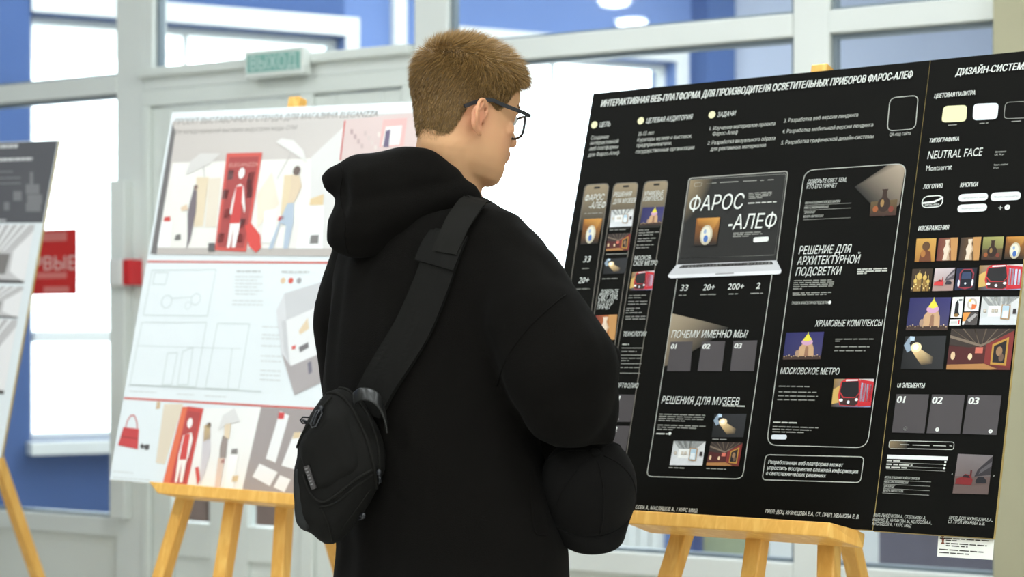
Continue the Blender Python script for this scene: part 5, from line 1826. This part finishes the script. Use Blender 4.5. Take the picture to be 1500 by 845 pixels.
# ------------------------------------------------------------------ glasses
gl = thing('eyeglasses', 'thin black rectangular eyeglasses worn on the face', 'glasses', hd(0, .1, .11))
FX, FY, FZ = .067, .087, .1165
for s in (-1, 1):
    mb = MB()
    tp = spline([hd(s * FX, FY - .004, FZ), hd(s * .0745, .06, FZ), hd(s * .0775, .015, FZ + .0005), hd(s * (.0795 if s > 0 else .074), -.008, FZ + .001), hd(s * (.0790 if s > 0 else .071), -.030, FZ - .006), hd(s * (.076 if s > 0 else .066), -.056 if s > 0 else -.042, FZ - .022)], 6)
    side = hu
    for a, b in zip(tp, tp[1:]):
        d_ = (b - a).normalized()
        mb.bar(a, b + d_ * .0006, .0058, .0026, hu)
    mb.build('temple', M['plastic'], gl, bevel=.0005)
    # lens rim: flat-topped rounded outline
    lens_pts = []
    for i in range(28):
        t = 2 * math.pi * i / 28
        cx_, sy = math.cos(t), math.sin(t)
        lx = s * .036 + .0265 * math.copysign(abs(cx_) ** .6, cx_)
        lz = FZ - .0165 + .0175 * math.copysign(abs(sy) ** .65, sy)
        lens_pts.append(hd(lx, FY + .006 - 3.6 * (lx) ** 2, lz))
    mb = MB(); mb.tube(lens_pts, .0019, 8, closed=True)
    mb.build('rim', M['plastic'], gl, smooth=True)
    mb = MB(); mb.face(lens_pts)
    nn = hf * .0012
    mb = MB(); mb.add([p_ + nn for p_ in lens_pts] + [p_ - nn for p_ in lens_pts], [tuple(range(28)), tuple(range(55, 27, -1))] + [(i, (i + 1) % 28, 28 + (i + 1) % 28, 28 + i) for i in range(28)])
    mb.build('lens', M['glass'], gl)
mb = MB()
mb.bar(hd(.066, FY - .010, FZ), hd(.066, FY - .002, FZ), .004, .005, hu); mb.bar(hd(-.066, FY - .010, FZ), hd(-.066, FY - .002, FZ), .004, .005, hu)
mb.tube(spline([hd(-.0105, FY + .006, FZ - .008), hd(0, FY + .009, FZ - .005), hd(.0105, FY + .006, FZ - .008)], 5), .0016)
mb.tube([hd(.0625, FY - .008, FZ), hd(.071, FY - .010, FZ)], .0025); mb.tube([hd(-.0625, FY - .008, FZ), hd(-.071, FY - .010, FZ)], .0025)
mb.build('bridge', M['plastic'], gl, smooth=True)

# ------------------------------------------------------------------ sling bag
BAG = [(486, 570), (503, 563), (516, 571), (533, 590), (553, 623), (565, 660), (566, 686), (552, 719), (529, 757), (506, 786), (491, 798), (476, 801), (463, 791), (453, 780), (440, 778), (431.6, 759), (428, 725), (428, 692), (434, 672), (435, 649), (445, 626), (456, 603), (473, 578)]
PANEL = [(488, 579), (504, 585), (519, 606), (531, 634), (540, 662), (545, 686), (519, 704), (486, 730), (470, 736), (455, 724), (444, 694), (436, 655), (446, 632), (466, 604)]
bag = thing('sling_bag', 'black sling bag hanging across the back of the person in the hoodie', 'bag', wp(500, 800, 2.69))
depth_b = lambda x, y: 2.70 - (x - 500) * .0002
qb = MB(); fill(qb, BAG, depth_b, .042, 6)
bagme = baked(qb, .005, 6, .5)
displace(bagme, lambda cx: noise.noise(V((cx[0] * 25, cx[1] * 25, cx[2] * 18))) * .003)
qp = MB(); fill(qp, PANEL, lambda x, y: depth_b(x, y) - .018, .030, 6)
panme = baked(qp, .004, 6, .5)
displace(panme, lambda cx: noise.noise(V((cx[0] * 30, cx[1] * 30, cx[2] * 22 + 4))) * .0025)
bag_bvh = bvh_of([bagme, panme])
link_baked('bag_body', bagme, M['nylon'], bag)
pan = link_baked('front_pocket', panme, M['nylon'], bag)
LOW = [(434, 675), (440, 690), (447, 718), (452, 745), (456, 776), (440, 777), (432, 758), (429, 725), (429, 694)]
ql = MB(); fill(ql, LOW, lambda x, y: depth_b(x, y) - .026, .016, 3)
link_baked('side_pouch', baked(ql, .0035, 5, .5), M['greynylon'], bag)['label'] = 'dark grey side pouch'
for pts, r in (([(474, 578), (492, 576), (510, 590), (527, 620), (540, 652), (549, 690), (551, 715)], .0028), ([(486, 569), (506, 570), (522, 584), (540, 612), (553, 650), (556, 690)], .0022), ([(545, 688), (520, 703), (487, 729), (470, 735), (455, 723), (445, 695)], .0024), ([(546, 695), (522, 712), (490, 737), (468, 742)], .0018), ([(436, 655), (446, 632), (466, 605), (486, 581)], .0022), ([(470, 745), (480, 765), (488, 795)], .0014), ([(541, 718), (520, 748), (500, 775)], .0014)):
    seam(pts, r, 'piping', bag, bag_bvh, M['webbing'], .0006)
def ribbon(ptsL, ptsR, bvh, lift, thick, n=6):
    """a strap that lies on a surface between two edge lines"""
    L = spline([(a, b, 0) for a, b in ptsL], n); R = spline([(a, b, 0) for a, b in ptsR], n)
    mb = MB(); K = 5
    top, bot = [], []
    for a, b in zip(L, R):
        row, rb = [], []
        for k in range(K + 1):
            q = a.lerp(b, k / K)
            h, n_ = hit(bvh, q.x, q.y, 0)
            row.append([h, n_])
        top.append(row)
    # smooth along the strap so it bridges small folds
    N = len(top)
    for it in range(6):
        new = [[q[0].copy() for q in row] for row in top]
        for i in range(1, N - 1):
            for k in range(K + 1):
                new[i][k] = (top[i - 1][k][0] + top[i + 1][k][0] + top[i][k][0] * 2) / 4
        for i in range(N):
            for k in range(K + 1):
                top[i][k][0] = new[i][k]
    vs = []
    cdir = V((0, 0, CAMZ))
    for row in top:
        nm = sum((q[1] for q in row), V((0, 0, 0))).normalized()
        vs += [q[0] + nm * (lift + thick) for q in row] + [q[0] + nm * (lift - thick) for q in row]
    W_ = 2 * (K + 1); fs = []
    for i in range(N - 1):
        for k in range(K):
            a = i * W_ + k; fs.append((a, a + 1, a + 1 + W_, a + W_)); a += K + 1; fs.append((a + W_, a + 1 + W_, a + 1, a))
        a = i * W_; fs.append((a, a + W_, a + W_ + K + 1, a + K + 1)); a += K; fs.append((a + K + 1, a + W_ + K + 1, a + W_, a))
    fs.append(tuple(range(K + 1)) + tuple(range(W_ - 1, K, -1)))
    fs.append(tuple((N - 1) * W_ + k for k in reversed(range(K + 1))) + tuple((N - 1) * W_ + k for k in range(K + 1, W_)))
    mb.add(vs, fs)
    return mb
both_bvh = hoodie_bvh
mb = ribbon([(517, 596), (534, 560), (556, 518), (584, 470), (606, 420), (619, 385), (627, 362), (640, 338)], [(564, 612), (580, 578), (608, 535), (636, 485), (657, 432), (668, 400), (676, 376), (687, 350)], both_bvh, .008, .004)
mb.build('strap_pad', M['nylon'], bag, smooth=False)
mb = ribbon([(636, 372), (652, 334), (672, 306), (682, 296)], [(672, 378), (686, 346), (706, 318), (713, 303)], both_bvh, .0155, .0015)
strap = mb.build('strap_webbing', M['webbing'], bag)
mb = ribbon([(612, 384), (622, 358), (634, 341)], [(668, 400), (679, 372), (684, 352)], both_bvh, .0135, .0016)
mb.build('strap_tab', M['nylon'], bag)
# front run of the strap: over the right shoulder, round the chest to the bag
over = [wp(716, 330, 2.90), wp(732, 345, 2.95), bp(.06, .17, 1.33), bp(-.10, .17, 1.18), bp(-.20, .09, 1.08), bp(-.235, -.03, 1.02)]
run_bvh = torso_bvh
vs, fs = [], []
for i, q in enumerate(spline(over, 8)):
    h_, n_, _, _ = run_bvh.find_nearest(q)
    vs.append((h_ + n_ * .006, n_))
mb = MB()
pts_ = []
for i, (p_, n_) in enumerate(vs):
    d_ = (vs[min(i + 1, len(vs) - 1)][0] - vs[max(i - 1, 0)][0]).normalized()
    sd = d_.cross(n_).normalized() * .018
    pts_ += [p_ - sd - n_ * .0015, p_ + sd - n_ * .0015, p_ + sd + n_ * .0015, p_ - sd + n_ * .0015]
for i in range(len(vs) - 1):
    for k in range(4):
        fs.append((i * 4 + k, i * 4 + (k + 1) % 4, i * 4 + 4 + (k + 1) % 4, i * 4 + 4 + k))
mb.add(pts_, fs)
mb.build('strap_front_run', M['webbing'], bag)
# carry loop, zip pulls, badge
loop = [wp(519, 584, 2.672), wp(530, 577, 2.655), wp(546, 580, 2.652), wp(557, 592, 2.655), wp(564, 612, 2.664), wp(566, 628, 2.676)]
sp = spline(loop, 6)
mb = MB()
wd = V((.15, -.35, -.9)).normalized()
pts_, fs = [], []
for i, p_ in enumerate(sp):
    d_ = (sp[min(i + 1, len(sp) - 1)] - sp[max(i - 1, 0)]).normalized()
    sd = (wd - d_ * wd.dot(d_)).normalized()
    n_ = d_.cross(sd).normalized()
    pts_ += [p_ + sd * a * .0095 + n_ * b * .002 for a, b in ((-1, -.5), (-.8, -1), (.8, -1), (1, -.5), (1, .5), (.8, 1), (-.8, 1), (-1, .5))]
for i in range(len(sp) - 1):
    for k in range(8):
        fs.append((i * 8 + k, i * 8 + (k + 1) % 8, i * 8 + 8 + (k + 1) % 8, i * 8 + 8 + k))
fs += [tuple(range(8)), tuple(len(pts_) - 1 - k for k in range(8))]
mb.add(pts_, fs)
mb.build('carry_loop', M['leather'], bag, smooth=True)
def pull(pts):
    mb = MB()
    q = [hit(bag_bvh, x, y, .0065)[0] for x, y in pts]
    mb.tube(q, .0021, 8)
    a, b = q[0], q[-1]
    d_ = (b - a).normalized(); s_ = d_.cross(V((0, -1, 0))).normalized()
    lp = [a + d_ * .001, a + d_ * .006 + s_ * .0042, b + s_ * .0045, b + d_ * .004, b - s_ * .0045, a + d_ * .006 - s_ * .0042]
    mb.tube(lp, .0014, 6, closed=True)
    mb.ball(a, (.004, .003, .005), None, 8)
    mb.build('zip_pull', M['plastic'], bag, smooth=True)
pull([(474, 601), (468, 612), (463, 625)]); pull([(551, 690), (552, 703), (553, 717)]); pull([(528, 752), (529, 764), (531, 776)]); pull([(456, 603), (452, 611), (449, 618)])
q = [hit(bag_bvh, x, y, .003)[0] for x, y in ((447.5, 683), (454, 681), (464.5, 713), (458, 717))]
nn = (q[1] - q[0]).cross(q[3] - q[0]).normalized()
if nn.y > 0:
    nn = -nn
mb = MB(); mb.hexa([p_ - nn * .002 for p_ in q] + [p_ + nn * .0012 for p_ in q])
bd_ = mb.build('badge', M['gunmetal'], bag, bevel=.0006)
mb = MB()
for k in range(6):
    t = .12 + k * .135
    a = q[0].lerp(q[3], t).lerp(q[1].lerp(q[2], t), .25) + nn * .0016; b = q[0].lerp(q[3], t).lerp(q[1].lerp(q[2], t), .75) + nn * .0016
    mb.bar(a, b, .0016, .0006, (q[3] - q[0]))
mb.build('badge_marks', M['badge_ink'], bd_)

# ------------------------------------------------------------------ cap held under the arm
cap = thing('baseball_cap', 'black baseball cap held under the right elbow', 'cap', wp(868, 800, 2.74))
cu = V((.12, -.76, .64)).normalized()
cf = V((.26, -.58, -.80)); cf = (cf - cu * cf.dot(cu)).normalized()
cs = cu.cross(cf)
cc = wp(857, 727, 2.76)
def cp(x, y, z):
    return cc + cs * x + cf * y + cu * z
def dome(t, h):
    """t around, h 0..1 up the crown"""
    r = math.cos(h * math.pi / 2) ** .8
    x, y = .076 * r * math.cos(t), .074 * r * math.sin(t)
    z = .105 * math.sin(h * math.pi / 2) ** .9
    return x, y - .004 * h, z
mb = MB()
R_ = []
for j in range(15):
    R_.append([cp(*dome(2 * math.pi * k / 48, j / 14 * .985)) for k in range(48)])
inner = []
for j in range(13, -1, -1):
    inner.append([cp(*[q * .965 for q in dome(2 * math.pi * k / 48, j / 14 * .985)]) for k in range(48)])
n = 48
vs = [q for r in R_ + inner[:] for q in r]
fs = []
tot = len(R_)
for i in range(tot - 1):
    for k in range(n):
        fs.append((i * n + k, i * n + (k + 1) % n, (i + 1) * n + (k + 1) % n, (i + 1) * n + k))
fs.append(tuple((tot - 1) * n + k for k in range(n)))
o = tot * n
for i in range(len(inner) - 1):
    for k in range(n):
        fs.append((o + i * n + k, o + i * n + (k + 1) % n, o + (i + 1) * n + (k + 1) % n, o + (i + 1) * n + k))
fs.append(tuple(o + k for k in range(n))[::-1])
l = o + (len(inner) - 1) * n
for k in range(n):
    fs.append((k, l + k, l + (k + 1) % n, (k + 1) % n))
mb.add(vs, fs)
crown = mb.build('crown', M['capcloth'], cap, smooth=True)
mb = MB(); mb.ball(cp(0, -.004, .106), (.008, .008, .0045), (cs, cf, cu), 14); mb.build('button', M['capcloth'], cap, smooth=True)
for i in range(6):
    t = math.pi / 2 + i * math.pi / 3
    mb = MB(); mb.tube([cp(*[q * 1.004 for q in dome(t, j / 14)]) for j in range(14)], .0011, 6)
    mb.build('panel_seam', M['capcloth'], crown, smooth=True)
mb = MB()
top, bot = [], []
for j in range(9):
    for k in range(25):
        a = -1 + 2 * k / 24
        ang = a * 1.15
        x0, y0 = .076 * math.sin(ang), .074 * math.cos(ang)
        ext = .022 * (1 - abs(a) ** 2.6) * j / 8
        x, y = x0 * (1 - .12 * j / 8), y0 + ext
        z = .004 - .030 * (x / .07) ** 2 * (j / 8) - .012 * (j / 8) ** 2
        top.append(cp(x, y, z)); bot.append(cp(x, y, z - .0035))
N = 25
fs = []
for j in range(8):
    for k in range(24):
        a = j * N + k
        fs.append((a, a + 1, a + 1 + N, a + N)); b = a + len(top); fs.append((b + N, b + 1 + N, b + 1, b))
for k in range(24):
    a = 8 * N + k; b = a + len(top); fs.append((a, a + 1, b + 1, b)); fs.append((k + 1, k, k + len(top), k + 1 + len(top)))
mb.add(top + bot, fs)
mb.build('visor', M['capcloth'], cap, smooth=True)

# ------------------------------------------------------------------ small things on the partition
# exit sign standing on the door head
q = [(356, 76), (442, 68), (445, 107), (359, 114)]
def pplane(px, py, nrmoff):
    """point on the plane parallel to the partition, nrmoff in front of it"""
    o = P0 - PN * nrmoff
    cpt = V((0, 0, CAMZ)); d = wp(px, py, 1.0) - cpt
    return cpt + d * ((o - cpt).dot(PN) / d.dot(PN))
s0, s1 = along(357, P0 - PN * .115, PU), along(444, P0 - PN * .115, PU)
z0, z1 = pplane(400, 110.5, .115).z, pplane(400, 71.5, .115).z
sg = thing('exit_sign', 'green and white exit sign box on the ledge over the door', 'sign', P0 - PN * .10 + PU * (s0 + s1) / 2 + Z * z0)
o_ = P0
mb = MB(); mb.box(P0, PU, PN, Z, (s0, s1), (-.113, -.0755), (z0, z1)); mb.build('housing', M['door'], sg, bevel=.004)
mb = MB(); mb.box(P0, PU, PN, Z, (s0 + .012, s1 - .012), (-.1145, -.1125), (z0 + .014, z1 - .012), c(136, 186, 176)); mb.build('face', M['print'], sg)
vs, fs = glyphs('ВЫХОД', 0, .02)
xa, xb = min(v[0] for v in vs), max(v[0] for v in vs)
hx = (s1 - s0 - .05) / (xb - xa); hz = (z1 - z0 - .038) / cap_height(.02)
mb = MB(); mb.add([P0 + PU * (s0 + .025 + (x - xa) * hx) - PN * .1155 + Z * (z0 + .021 + y * hz) for x, y in vs], fs, c(206, 226, 220)); mb.build('lettering', M['print'], sg)

# red flyer taped to the glass
s0, s1 = along(18, P0 - PN * .012, PU), along(114, P0 - PN * .012, PU)
z1, z0 = pplane(112, 335, .012).z, pplane(112, 431, .012).z
fl = thing('flyer', 'red flyer taped to the glass behind the grey board', 'flyer', P0 + PU * (s0 + s1) / 2 - PN * .012 + Z * z0)
mb = MB(); mb.box(P0, PU, PN, Z, (s0, s1), (-.0165, -.0155), (z0, z1), c(206, 52, 50)); mb.build('sheet', M['print'], fl)
vs, fs = glyphs('ПЕРВЫЕ', 0, .03)
xa, xb = min(v[0] for v in vs), max(v[0] for v in vs)
H_ = z1 - z0
hx = (s1 - s0 - .012) / (xb - xa); hz = H_ * .21 / cap_height(.03)
mb = MB(); mb.add([P0 + PU * (s0 + .008 + (x - xa) * hx) - PN * .0172 + Z * (z0 + H_ * .38 + y * hz) for x, y in vs], fs, c(232, 206, 200)); mb.build('lettering', M['print'], fl)
mb = MB()
for a, b, t, w_ in ((.4, .85, .90, .012), (.4, .85, .86, .012), (.4, .85, .82, .008), (.4, .85, .25, .02), (.5, .88, .03, .02)):
    mb.box(P0, PU, PN, Z, (s0 + (s1 - s0) * a, s0 + (s1 - s0) * b), (-.0172, -.0168), (z0 + H_ * t, z0 + H_ * t + w_), c(222, 130, 124))
mb.build('small_print', M['print'], fl)

# fire alarm on the post
s0, s1 = along(166, P0 - PN * .08, PU), along(197, P0 - PN * .08, PU)
z1, z0 = pplane(182, 380, .08).z, pplane(182, 418, .08).z
fa = thing('fire_alarm', 'red and white fire alarm call point on the white post', 'alarm', P0 + PU * (s0 + s1) / 2 - PN * .075 + Z * z0)
mb = MB(); mb.box(P0, PU, PN, Z, (s0, s1 - .028), (-.11, -.0755), (z0 - .006, z1 + .004)); mb.build('clear_cover', M['clear'], fa, bevel=.012)
mb = MB(); mb.box(P0, PU, PN, Z, (s1 - .03, s1), (-.105, -.036), (z0, z1)); mb.build('red_housing', M['red'], fa, bevel=.006)

# paper label hanging from the lower edge of the side panel
q = [(1373.5, 781.6), (1455.5, 786), (1454.5, 820), (1373, 815)]
bk = Board(0.6383, 0.2916, 0.0057, B.at(0, 0, -.0095))
uq = [bk.uv(*k) for k in q]
lb = thing('paper_label', 'small white paper label hanging under the right corner of the black board', 'label', bk.at(uq[2][0] - .03, uq[2][1]))
mb = MB()
P_ = [bk.at(uq[0][0], .03), bk.at(uq[1][0], .03), bk.at(*uq[2]), bk.at(*uq[3])]
mb.hexa(P_ + [k + bk.n * .0008 for k in P_]); mb.build('sheet', M['paper'], lb)
p = Print(bk, .0012)
INK = c(70, 66, 60)
for x0, x1, y in ((1386, 1447, 785), (1386, 1450, 788.5), (1386, 1402, 791.4), (1386, 1446, 795.6), (1386, 1418, 799), (1376, 1441, 804.5), (1376, 1420, 809)):
    p.words(x0, x1, y, .0017, INK)
p.build('small_print', lb)
p = Print(bk, .0012)
p.disc(1381.5, 785.5, .0024, c(120, 70, 50)); p.poly([(1379.6, 788), (1384, 788.2), (1383, 794), (1384.6, 797), (1378, 796.6), (1380.4, 794)], c(130, 76, 56), 0); p.line((1377.4, 788.4), (1386, 788.8), .0018, c(60, 50, 44))
p.build('emblem', lb)

# ------------------------------------------------------------------ ceiling lamps of the room, and unseen ones added in the lobby
def lamp(x, y, CEIL, r=.175):
    o = thing('ceiling_light', 'round white ceiling lamp', 'ceiling lamp', (x, y, CEIL), 'round lamps on the ceiling')
    mb = MB(); mb.tube([(x, y, CEIL - .0005), (x, y, CEIL - .03)], r + .015, 32); mb.build('housing', M['clear'], o)
    mb = MB()
    mb.loft([[V((x + r * math.cos(a) * q, y + r * math.sin(a) * q, CEIL - .0305 - h)) for a in [2 * math.pi * k / 28 for k in range(28)]] for q, h in ((1, 0), (.98, .02), (.8, .035), (.4, .045), (.05, .047))])
    mb.build('diffuser', M['lamp'], o)
CEIL = 3.1
def mirrored(px, py):
    """ceiling spot whose mirror image in the glass is seen at a pixel"""
    y = (CEIL - .05 - CAMZ) / ((HY - py) / F)
    q = V(((px - CX) / F * y, y, 0))
    return q - PN * 2 * (q - P0).dot(PN)
spots = [mirrored(925, 35), mirrored(900, 3)]
def seen_in_glass(x, y):
    q = V((x, y, 0))
    q = q - PN * 2 * (q - P0).dot(PN)
    return q.y > 9.0 and 0 < CX + F * q.x / q.y < 1500
rows = [(q.x, q.y) for q in spots]
for gx in (-7.2, -5.4, -3.6, -1.8, 0.0, 1.8):
    for gy in (-3.2, -1.5, 0.2, 1.9, 3.6):
        if min(math.hypot(gx - a, gy - b) for a, b in rows) > 0.9 and (V((gx, gy, 0)) - P0).dot(PN) < -0.6 and not seen_in_glass(gx, gy):
            rows.append((gx, gy))
for i, (x, y) in enumerate(rows):
    lamp(x, y, CEIL, .085 if i < 2 else .19)
for k in range(8):  # unseen lobby lamps, added to brighten the blue walls
    for w in (0.7, 1.9, 3.1, 4.1):
        q = P0 + PU * (-2.6 + k * 0.9) + PN * w
        if (q - A0).dot(AN) < -0.8 and q.x < 2.1:
            lamp(q.x, q.y, CEIL + .2)
